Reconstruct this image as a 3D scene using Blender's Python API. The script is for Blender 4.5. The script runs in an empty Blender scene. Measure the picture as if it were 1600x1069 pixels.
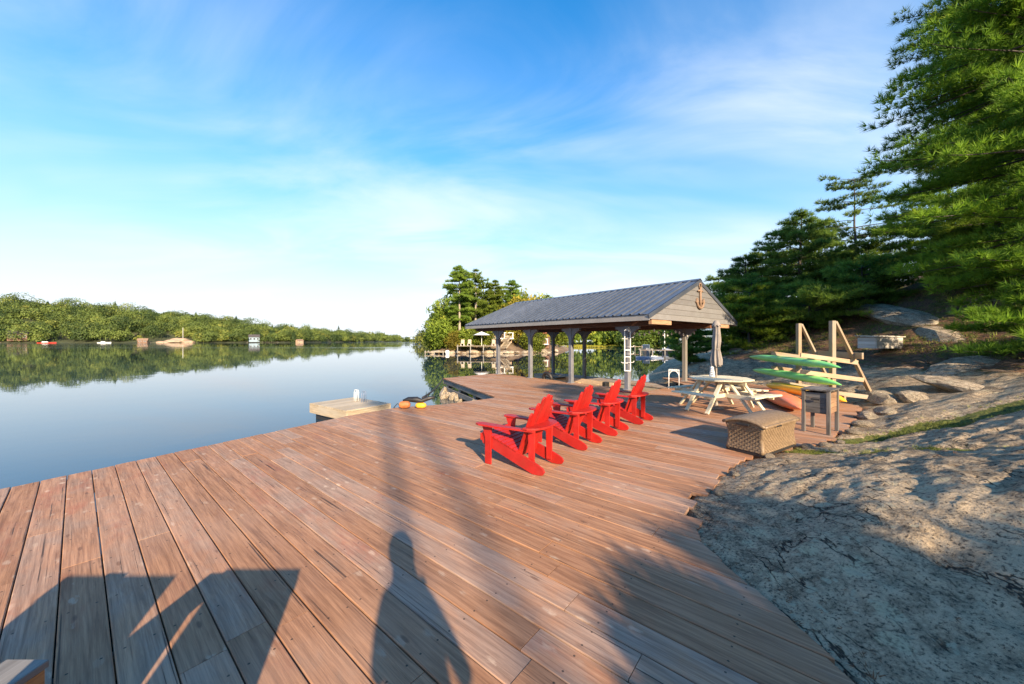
import bpy, math, random
import numpy as np
from mathutils import Vector, Matrix

R = math.radians
PI = math.pi
random.seed(7)
rng = np.random.default_rng(11)
scene = bpy.context.scene
COL = scene.collection

# ------------------------------------------------------------------ camera, sky, sun, exposure
cam_d = bpy.data.cameras.new('camera')
cam_d.sensor_width = 36.0
cam_d.lens = 36.0 * 560.0 / 1600.0
cam_d.shift_y = -0.0012
cam_d.clip_start = 0.05
cam_d.clip_end = 6000.0
cam = bpy.data.objects.new('camera', cam_d)
cam.location = (0, 0, 1.6)
cam.rotation_euler = (R(90), 0, 0)
COL.objects.link(cam)
scene.camera = cam

SUN_AZ = R(-21.0)          # the way shadows fall, measured from +Y towards +X
SUN_EL = R(23.0)
to_sun = Vector((-math.sin(SUN_AZ) * math.cos(SUN_EL), -math.cos(SUN_AZ) * math.cos(SUN_EL), math.sin(SUN_EL)))
sun_d = bpy.data.lights.new('sun', 'SUN')
sun_d.energy = 5.0
sun_d.angle = R(0.6)
sun_d.color = (1.0, 0.79, 0.54)
sun = bpy.data.objects.new('sun', sun_d)
sun.rotation_euler = to_sun.to_track_quat('Z', 'Y').to_euler()
COL.objects.link(sun)

world = bpy.data.worlds.new('World')
scene.world = world
world.use_nodes = True
wn, wl = world.node_tree.nodes, world.node_tree.links
wn.clear()
w_out = wn.new('ShaderNodeOutputWorld')
w_bg = wn.new('ShaderNodeBackground')
w_bg.inputs['Strength'].default_value = 0.122
w_sky = wn.new('ShaderNodeTexSky')
w_sky.sky_type = 'NISHITA'
w_sky.sun_disc = False
w_sky.sun_elevation = SUN_EL
w_sky.sun_rotation = math.atan2(to_sun.x, to_sun.y)
w_sky.air_density = 1.0
w_sky.dust_density = 0.6
w_sky.ozone_density = 2.2
w_hsv = wn.new('ShaderNodeHueSaturation')
w_hsv.inputs['Saturation'].default_value = 1.48
w_hsv.inputs['Hue'].default_value = 0.498
w_hsv.inputs['Value'].default_value = 1.15
wl.new(w_sky.outputs[0], w_hsv.inputs['Color'])
# thin cirrus, laid out on a flat cloud layer overhead
w_tc = wn.new('ShaderNodeTexCoord')
w_sep = wn.new('ShaderNodeSeparateXYZ')
wl.new(w_tc.outputs['Generated'], w_sep.inputs[0])
def wmath(op, a, b=None):
    n = wn.new('ShaderNodeMath'); n.operation = op
    for i, v in enumerate((a, b)):
        if v is None: continue
        if isinstance(v, (int, float)): n.inputs[i].default_value = v
        else: wl.new(v, n.inputs[i])
    return n.outputs[0]
den = wmath('ADD', wmath('MAXIMUM', w_sep.outputs['Z'], 0.0), 0.16)
w_comb = wn.new('ShaderNodeCombineXYZ')
wl.new(wmath('DIVIDE', w_sep.outputs['X'], den), w_comb.inputs[0])
wl.new(wmath('DIVIDE', w_sep.outputs['Y'], den), w_comb.inputs[1])
w_map = wn.new('ShaderNodeMapping')
w_map.inputs['Rotation'].default_value = (0, 0, R(24))
w_map.inputs['Scale'].default_value = (0.5, 0.95, 1.0)
wl.new(w_comb.outputs[0], w_map.inputs[0])
def wnoise(scale, detail, rough, dist, loc=(0, 0, 0)):
    m = wn.new('ShaderNodeMapping'); m.inputs['Location'].default_value = loc
    wl.new(w_map.outputs[0], m.inputs[0])
    n = wn.new('ShaderNodeTexNoise')
    n.inputs['Scale'].default_value = scale; n.inputs['Detail'].default_value = detail
    n.inputs['Roughness'].default_value = rough; n.inputs['Distortion'].default_value = dist
    wl.new(m.outputs[0], n.inputs['Vector'])
    return n.outputs['Fac']
def wramp(fac, a, b):
    n = wn.new('ShaderNodeMapRange'); n.interpolation_type = 'SMOOTHSTEP'
    n.inputs['From Min'].default_value = a; n.inputs['From Max'].default_value = b
    wl.new(fac, n.inputs['Value'])
    return n.outputs[0]
c1 = wramp(wnoise(0.70, 4, 0.5, 0.4, (3.1, 1.7, 0)), 0.30, 0.72)
c2 = wramp(wnoise(1.8, 7, 0.55, 0.7, (7.3, 4.2, 0)), 0.30, 0.74)
veil = wmath('MULTIPLY', c1, wmath('ADD', wmath('MULTIPLY', c2, 0.70), 0.22))
veil = wmath('MULTIPLY', veil, wramp(w_sep.outputs['Z'], 0.80, 0.42))
hz = wramp(w_sep.outputs['Z'], 0.60, 0.02)
haze_f = wmath('MULTIPLY', wmath('POWER', hz, 1.25), 0.97)
w_hz = wn.new('ShaderNodeMixRGB')          # paler, then whiter towards the horizon
w_hz.inputs['Color1'].default_value = (2.10, 2.95, 3.95, 1)
w_hz.inputs['Color2'].default_value = (3.40, 3.70, 4.0, 1)
wl.new(wramp(w_sep.outputs['Z'], 0.34, 0.02), w_hz.inputs['Fac'])
w_m1 = wn.new('ShaderNodeMixRGB')
wl.new(haze_f, w_m1.inputs['Fac']); wl.new(w_hsv.outputs[0], w_m1.inputs['Color1']); wl.new(w_hz.outputs[0], w_m1.inputs['Color2'])
w_mix = wn.new('ShaderNodeMixRGB')
w_mix.inputs['Color2'].default_value = (3.65, 3.9, 4.15, 1)
wl.new(wmath('MULTIPLY', veil, 0.95), w_mix.inputs['Fac'])
wl.new(w_m1.outputs[0], w_mix.inputs['Color1'])
wl.new(w_mix.outputs[0], w_bg.inputs['Color'])
wl.new(w_bg.outputs[0], w_out.inputs['Surface'])

vs = scene.view_settings
vs.view_transform = 'Standard'; vs.look = 'None'; vs.gamma = 1.0; vs.use_curve_mapping = False
vs.exposure = 1.28
scene.cycles.max_bounces = 6
scene.cycles.transparent_max_bounces = 8
scene.cycles.use_denoising = True

# ------------------------------------------------------------------ materials
class NT:
    def __init__(s, name):
        s.m = bpy.data.materials.new(name); s.m.use_nodes = True
        s.n, s.l = s.m.node_tree.nodes, s.m.node_tree.links
        s.n.clear()
        s.out = s.n.new('ShaderNodeOutputMaterial')
        s.b = s.n.new('ShaderNodeBsdfPrincipled')
        s.l.new(s.b.outputs[0], s.out.inputs[0])
        s._co = None
    def put(s, sock, v):
        if isinstance(v, bpy.types.NodeSocket): s.l.new(v, sock)
        elif isinstance(v, (tuple, list)) and len(v) == 3 and sock.type == 'RGBA': sock.default_value = (*v, 1)
        else: sock.default_value = v
    def co(s):
        if s._co is None:
            t = s.n.new('ShaderNodeTexCoord'); s._co = t.outputs['Object']
        return s._co
    def rnd(s):
        return s.n.new('ShaderNodeObjectInfo').outputs['Random']
    def mapping(s, scale=(1, 1, 1), loc=(0, 0, 0), rot=(0, 0, 0), vec=None, shift=True):
        v = vec if vec is not None else s.co()
        if shift:
            a = s.n.new('ShaderNodeVectorMath'); a.operation = 'MULTIPLY_ADD'
            cx = s.n.new('ShaderNodeCombineXYZ')
            r = s.math('MULTIPLY', s.rnd(), 57.0)
            for i in range(3): s.l.new(r, cx.inputs[i])
            s.l.new(cx.outputs[0], a.inputs[0]); a.inputs[1].default_value = (1, 1.7, 2.3); s.l.new(v, a.inputs[2])
            v = a.outputs[0]
        m = s.n.new('ShaderNodeMapping')
        m.inputs['Scale'].default_value = scale; m.inputs['Location'].default_value = loc; m.inputs['Rotation'].default_value = rot
        s.l.new(v, m.inputs[0])
        return m.outputs[0]
    def noise(s, vec, scale=1, detail=4, rough=0.5, dist=0.0):
        n = s.n.new('ShaderNodeTexNoise'); s.l.new(vec, n.inputs['Vector'])
        n.inputs['Scale'].default_value = scale; n.inputs['Detail'].default_value = detail
        n.inputs['Roughness'].default_value = rough; n.inputs['Distortion'].default_value = dist
        return n.outputs['Fac']
    def voro(s, vec, scale=1, feature='F1', out='Distance', rnd=1.0):
        n = s.n.new('ShaderNodeTexVoronoi'); n.feature = feature; s.l.new(vec, n.inputs['Vector'])
        n.inputs['Scale'].default_value = scale; n.inputs['Randomness'].default_value = rnd
        return n.outputs[out]
    def rng(s, v, a, b, c=0.0, d=1.0):
        n = s.n.new('ShaderNodeMapRange'); n.interpolation_type = 'SMOOTHSTEP'
        n.inputs['From Min'].default_value = a; n.inputs['From Max'].default_value = b
        n.inputs['To Min'].default_value = c; n.inputs['To Max'].default_value = d
        s.l.new(v, n.inputs['Value'])
        return n.outputs[0]
    def math(s, op, a, b=None):
        n = s.n.new('ShaderNodeMath'); n.operation = op
        for i, v in enumerate((a, b)):
            if v is not None: s.put(n.inputs[i], v)
        return n.outputs[0]
    def mix(s, fac, a, b, blend='MIX'):
        n = s.n.new('ShaderNodeMixRGB'); n.blend_type = blend
        s.put(n.inputs[0], fac); s.put(n.inputs[1], a); s.put(n.inputs[2], b)
        return n.outputs[0]
    def attr(s, name):
        n = s.n.new('ShaderNodeAttribute'); n.attribute_name = name
        return n.outputs['Fac']
    def bump(s, h, strength=0.3, dist=0.01):
        n = s.n.new('ShaderNodeBump'); n.inputs['Strength'].default_value = strength; n.inputs['Distance'].default_value = dist
        s.l.new(h, n.inputs['Height'])
        s.l.new(n.outputs[0], s.b.inputs['Normal'])
    def fin(s, col=None, rough=None, metal=None, spec=None):
        if col is not None: s.put(s.b.inputs['Base Color'], col)
        if rough is not None: s.put(s.b.inputs['Roughness'], rough)
        if metal is not None: s.put(s.b.inputs['Metallic'], metal)
        if spec is not None: s.put(s.b.inputs['Specular IOR Level'], spec)
        return s.m

def paint(name, col, rough=0.5, var=0.12, scale=9.0, metal=0.0, bump=0.05, dirt=None, dirt_amt=0.5):
    t = NT(name); v = t.mapping()
    n = t.noise(v, scale, 5, 0.6)
    lo = tuple(c * (1 - var) for c in col); hi = tuple(min(1, c * (1 + var)) for c in col)
    c = t.mix(t.rng(n, 0.3, 0.7), lo, hi)
    if dirt:
        c = t.mix(t.math('MULTIPLY', t.rng(t.noise(v, scale * 0.35, 6, 0.65), 0.5, 0.75), dirt_amt), c, dirt)
    hs = t.n.new('ShaderNodeHueSaturation'); t.put(hs.inputs['Value'], t.rng(t.rnd(), 0, 1, 0.90, 1.10)); t.l.new(c, hs.inputs['Color']); c = hs.outputs[0]
    t.bump(t.noise(v, scale * 8, 3), bump, 0.004)
    return t.fin(c, t.rng(n, 0.2, 0.8, rough * 0.85, min(1, rough * 1.15)), metal)

def wood(name, light, dark, grey=None, grey_amt=0.5, rough=0.75, scale=1.0):
    t = NT(name)
    v = t.mapping((1.6 * scale, 22 * scale, 22 * scale))
    g = t.noise(v, 1.6, 6, 0.65, 0.4)
    fine = t.noise(t.mapping((4 * scale, 130 * scale, 130 * scale)), 1.0, 3, 0.6)
    c = t.mix(t.rng(g, 0.28, 0.72), dark, light)
    c = t.mix(t.math('MULTIPLY', t.rng(fine, 0.35, 0.65), 0.28), c, tuple(x * 0.45 for x in dark))
    if grey:
        c = t.mix(t.math('MULTIPLY', t.rng(t.noise(t.mapping((0.9, 3, 3)), 1.2, 4), 0.35, 0.65), grey_amt), c, grey)
    hs = t.n.new('ShaderNodeHueSaturation'); t.put(hs.inputs['Value'], t.rng(t.rnd(), 0, 1, 0.85, 1.15)); t.l.new(c, hs.inputs['Color'])
    t.bump(t.math('ADD', g, fine), 0.35, 0.003)
    return t.fin(hs.outputs[0], rough)

PITCH = 0.1914
OFF0 = -0.0733
def deck_wood():
    t = NT('deck_wood')
    co = t.co()
    g = t.noise(t.mapping((1.3, 26, 26)), 1.5, 7, 0.68, 0.5)
    fine = t.noise(t.mapping((3.5, 170, 170)), 1.0, 4, 0.6)
    blotch = t.noise(t.mapping((1.1, 2.6, 2.6)), 1.7, 6, 0.62, 0.3)
    c = t.mix(t.rng(g, 0.25, 0.75), (0.235, 0.108, 0.054), (0.520, 0.268, 0.142))
    # grey weathering, differing from plank to plank
    gm = t.math('ADD', blotch, t.rng(t.rnd(), 0, 1, -0.22, 0.16))
    c = t.mix(t.rng(gm, 0.38, 0.74, 0.0, 0.62), c, t.mix(t.rng(g, 0.3, 0.7), (0.165, 0.130, 0.108), (0.300, 0.240, 0.200)))
    # remains of an old red stain
    st = t.noise(t.mapping((0.7, 2.2, 2.2), (8, 3, 1)), 0.9, 8, 0.72)
    c = t.mix(t.rng(st, 0.54, 0.70, 0, 0.50), c, (0.33, 0.092, 0.044))
    # pale scuffs
    sp = t.voro(t.mapping((4.2, 9.5, 9.5), (1, 5, 2)), 1.0)
    spn = t.noise(t.mapping((7, 22, 22)), 2.0, 5, 0.7)
    pm = t.math('MULTIPLY', t.rng(t.math('ADD', sp, t.math('MULTIPLY', t.math('SUBTRACT', spn, 0.5), 0.55)), 0.24, 0.08), t.rng(t.noise(t.mapping((0.8, 1.6, 1.6), (3, 3, 3)), 1.5, 3), 0.40, 0.62))
    c = t.mix(t.math('MULTIPLY', pm, 0.55), c, (0.62, 0.46, 0.33))
    # worn footpaths, patches of dirt
    wear = t.noise(t.mapping((0.55, 0.55, 0.55), shift=False), 1.3, 4, 0.6)
    c = t.mix(t.rng(wear, 0.45, 0.72, 0, 0.30), c, (0.47, 0.31, 0.22))
    # checks and splits along the grain
    ck = t.noise(t.mapping((0.6, 66, 66), (2, 9, 4)), 1.0, 4, 0.6, 0.3)
    ckm = t.math('MULTIPLY', t.rng(ck, 0.625, 0.675), t.rng(t.noise(t.mapping((1.2, 4, 4), (5, 1, 1)), 1.4, 2), 0.42, 0.56))
    c = t.mix(t.math('MULTIPLY', ckm, 0.85), c, (0.035, 0.022, 0.016))
    c = t.mix(t.math('MULTIPLY', t.rng(fine, 0.45, 0.68), 0.24), c, (0.10, 0.058, 0.038))
    # knots
    kn = t.voro(t.mapping((2.1, 7.0, 7.0), (4, 4, 4)), 1.0)
    c = t.mix(t.rng(kn, 0.11, 0.05, 0, 0.6), c, (0.11, 0.052, 0.032))
    # screw heads over each joist
    sx = t.n.new('ShaderNodeSeparateXYZ'); t.l.new(co, sx.inputs[0])
    fx = t.math('MULTIPLY', t.math('SUBTRACT', t.math('FRACT', t.math('DIVIDE', sx.outputs[0], 0.61)), 0.5), 0.61)
    fy = t.math('MULTIPLY', t.math('SUBTRACT', t.math('FRACT', t.math('DIVIDE', t.math('SUBTRACT', sx.outputs[1], -OFF0), PITCH)), 0.5), PITCH)
    fy = t.math('SUBTRACT', t.math('ABSOLUTE', fy), 0.055)
    d2 = t.math('SQRT', t.math('ADD', t.math('POWER', fx, 2.0), t.math('POWER', fy, 2.0)))
    c = t.mix(t.rng(d2, 0.0075, 0.0045, 0, 0.85), c, (0.03, 0.024, 0.02))
    hs = t.n.new('ShaderNodeHueSaturation'); t.put(hs.inputs['Value'], t.rng(t.rnd(), 0, 1, 0.84, 1.14)); t.l.new(c, hs.inputs['Color'])
    h = t.math('SUBTRACT', t.math('ADD', g, t.math('MULTIPLY', fine, 0.5)), t.math('MULTIPLY', ckm, 1.5))
    t.bump(h, 0.45, 0.004)
    return t.fin(hs.outputs[0], t.rng(blotch, 0.3, 0.7, 0.62, 0.82), spec=0.3)

def foliage(name, dark, light, tip=None, trans=0.25, nscale=0.6):
    t = NT(name)
    n = t.noise(t.mapping((1, 1, 1)), nscale, 3, 0.55)
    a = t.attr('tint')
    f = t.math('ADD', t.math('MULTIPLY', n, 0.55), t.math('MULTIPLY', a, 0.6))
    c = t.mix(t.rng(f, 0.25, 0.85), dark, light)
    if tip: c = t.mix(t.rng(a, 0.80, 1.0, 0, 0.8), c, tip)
    hs = t.n.new('ShaderNodeHueSaturation'); t.put(hs.inputs['Value'], t.rng(t.rnd(), 0, 1, 0.82, 1.2)); t.l.new(c, hs.inputs['Color'])
    t.put(hs.inputs['Hue'], t.rng(t.rnd(), 0, 1, 0.49, 0.51))
    t.fin(hs.outputs[0], 0.6, spec=0.25)
    tr = t.n.new('ShaderNodeBsdfTranslucent'); t.l.new(hs.outputs[0], tr.inputs[0])
    mx = t.n.new('ShaderNodeMixShader'); mx.inputs[0].default_value = trans
    t.l.new(t.b.outputs[0], mx.inputs[1]); t.l.new(tr.outputs[0], mx.inputs[2]); t.l.new(mx.outputs[0], t.out.inputs[0])
    return t.m

def granite(name='granite', land=True):
    t = NT(name)
    v = t.mapping(shift=False)
    vs_ = t.mapping((1.0, 0.55, 1.6), rot=(0, 0, R(-28)), shift=False)   # foliation runs across the slope
    big = t.noise(vs_, 0.9, 6, 0.62, 0.5)
    mid = t.noise(v, 7.0, 7, 0.68)
    fine = t.noise(v, 44.0, 6, 0.75)
    grit = t.noise(v, 230.0, 3, 0.7)
    c = t.mix(t.rng(mid, 0.36, 0.64), (0.230, 0.182, 0.128), (0.580, 0.475, 0.345))
    c = t.mix(t.rng(big, 0.46, 0.68, 0, 0.6), c, (0.62, 0.520, 0.385))
    c = t.mix(t.rng(big, 0.48, 0.32, 0, 0.8), c, (0.190, 0.156, 0.116))
    c = t.mix(t.rng(fine, 0.52, 0.60, 0, 0.85), c, (0.048, 0.040, 0.032))
    c = t.mix(t.rng(fine, 0.46, 0.38, 0, 0.65), c, (0.62, 0.51, 0.37))
    c = t.mix(t.rng(grit, 0.54, 0.68, 0, 0.4), c, (0.05, 0.045, 0.04))
    # lichen
    lv = t.n.new('ShaderNodeVectorMath'); lv.operation = 'ADD'; t.l.new(v, lv.inputs[0])
    ln = t.n.new('ShaderNodeTexNoise'); ln.inputs['Scale'].default_value = 13; ln.inputs['Detail'].default_value = 4; t.l.new(v, ln.inputs['Vector'])
    sc = t.n.new('ShaderNodeVectorMath'); sc.operation = 'SCALE'; sc.inputs[3].default_value = 0.16; t.l.new(ln.outputs['Color'], sc.inputs[0])
    t.l.new(sc.outputs[0], lv.inputs[1])
    li = t.voro(lv.outputs[0], 3.4)
    lm = t.math('MULTIPLY', t.rng(li, 0.30, 0.20), t.rng(t.noise(v, 1.7, 3), 0.42, 0.54))
    lm = t.math('MULTIPLY', lm, t.rng(fine, 0.60, 0.42, 0.25, 1.0))
    c = t.mix(t.math('MULTIPLY', lm, 0.85), c, (0.56, 0.52, 0.37))
    li2 = t.voro(lv.outputs[0], 10.0)
    lm2 = t.math('MULTIPLY', t.rng(li2, 0.30, 0.16), t.rng(t.noise(v, 2.6, 3), 0.46, 0.58))
    c = t.mix(t.math('MULTIPLY', lm2, 0.8), c, (0.48, 0.46, 0.35))
    # cracks
    cv = t.mapping((1.0, 0.38, 1.0), rot=(0, 0, R(-30)), shift=False)
    cn = t.n.new('ShaderNodeTexNoise'); cn.inputs['Scale'].default_value = 2.6; cn.inputs['Detail'].default_value = 6; t.l.new(cv, cn.inputs['Vector'])
    cs = t.n.new('ShaderNodeVectorMath'); cs.operation = 'SCALE'; cs.inputs[3].default_value = 0.9; t.l.new(cn.outputs['Color'], cs.inputs[0])
    ca = t.n.new('ShaderNodeVectorMath'); ca.operation = 'ADD'; t.l.new(cv, ca.inputs[0]); t.l.new(cs.outputs[0], ca.inputs[1])
    cr = t.voro(ca.outputs[0], 3.1, 'DISTANCE_TO_EDGE')
    crm = t.math('MULTIPLY', t.rng(cr, 0.022, 0.006), t.rng(t.noise(v, 2.2, 3), 0.47, 0.58))
    c = t.mix(t.math('MULTIPLY', crm, 0.9), c, (0.012, 0.011, 0.010))
    h = t.math('ADD', t.math('MULTIPLY', mid, 1.0), t.math('MULTIPLY', fine, 0.40))
    h = t.math('SUBTRACT', t.math('ADD', h, t.math('MULTIPLY', grit, 0.12)), t.math('MULTIPLY', crm, 0.8))
    if land:
        dn = t.noise(v, 5.0, 7, 0.7)
        duff = t.mix(t.rng(t.noise(v, 18, 6, 0.7), 0.35, 0.65), (0.085, 0.055, 0.038), (0.300, 0.175, 0.110))
        duff = t.mix(t.rng(t.noise(v, 2.2, 5, 0.6), 0.48, 0.62, 0, 0.75), duff, (0.110, 0.130, 0.045))
        dm = t.rng(t.math('ADD', t.attr('duff'), t.math('MULTIPLY', t.math('SUBTRACT', dn, 0.5), 0.9)), 0.44, 0.56)
        c = t.mix(dm, c, duff)
        moss = t.mix(t.rng(t.noise(v, 26, 5, 0.7), 0.35, 0.65), (0.045, 0.060, 0.018), (0.150, 0.180, 0.045))
        mm = t.rng(t.math('ADD', t.attr('moss'), t.math('MULTIPLY', t.math('SUBTRACT', dn, 0.5), 0.9)), 0.46, 0.58)
        c = t.mix(mm, c, moss)
        sand = t.attr('sand')
        c = t.mix(t.rng(sand, 0.3, 0.7), c, (0.30, 0.30, 0.07))
    if land: c = t.mix(1.0, c, (1.0, 0.93, 0.83), 'MULTIPLY')
    t.bump(h, 1.0, 0.06)
    return t.fin(c, 0.88, spec=0.25)

def water_mat():
    t = NT('lake_water')
    v = t.mapping((1, 1, 1), shift=False)
    w = t.math('ADD', t.math('MULTIPLY', t.noise(v, 0.45, 3, 0.5), 0.9), t.math('MULTIPLY', t.noise(t.mapping((1.0, 1.5, 1), rot=(0, 0, 0.4), shift=False), 2.6, 3, 0.55), 0.13))
    # a breeze roughens bands far out on the lake
    geo = t.n.new('ShaderNodeNewGeometry'); sx = t.n.new('ShaderNodeSeparateXYZ'); t.l.new(geo.outputs['Position'], sx.inputs[0])
    bn = t.noise(t.mapping((0.004, 0.03, 1), shift=False), 1.0, 3, 0.5)
    far = t.math('MULTIPLY', t.math('MULTIPLY', t.rng(sx.outputs[1], 45, 120), t.rng(sx.outputs[0], -15, -45)), t.rng(bn, 0.40, 0.58))
    n = t.n.new('ShaderNodeBump'); n.inputs['Distance'].default_value = 0.05
    t.put(n.inputs['Strength'], t.math('ADD', 0.075, t.math('MULTIPLY', far, 0.06)))
    t.l.new(w, n.inputs['Height']); t.l.new(n.outputs[0], t.b.inputs['Normal'])
    t.b.inputs['IOR'].default_value = 1.33
    return t.fin((0.010, 0.034, 0.060), t.math('ADD', 0.015, t.math('MULTIPLY', far, 0.06)), spec=0.62)

def wicker_mat():
    t = NT('wicker_resin')
    v = t.mapping(shift=False)
    n = t.noise(v, 30, 4, 0.6)
    c = t.mix(t.rng(n, 0.3, 0.7), (0.150, 0.100, 0.056), (0.245, 0.168, 0.098))
    t.bump(n, 0.15, 0.002)
    return t.fin(c, 0.5)

def shingle_cloth(name, col):
    t = NT(name); v = t.mapping()
    n = t.noise(v, 7, 5, 0.6)
    c = t.mix(t.rng(n, 0.3, 0.7), tuple(x * 0.8 for x in col), col)
    t.bump(t.noise(v, 240, 2), 0.2, 0.002)
    return t.fin(c, 0.9, spec=0.15)

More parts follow.
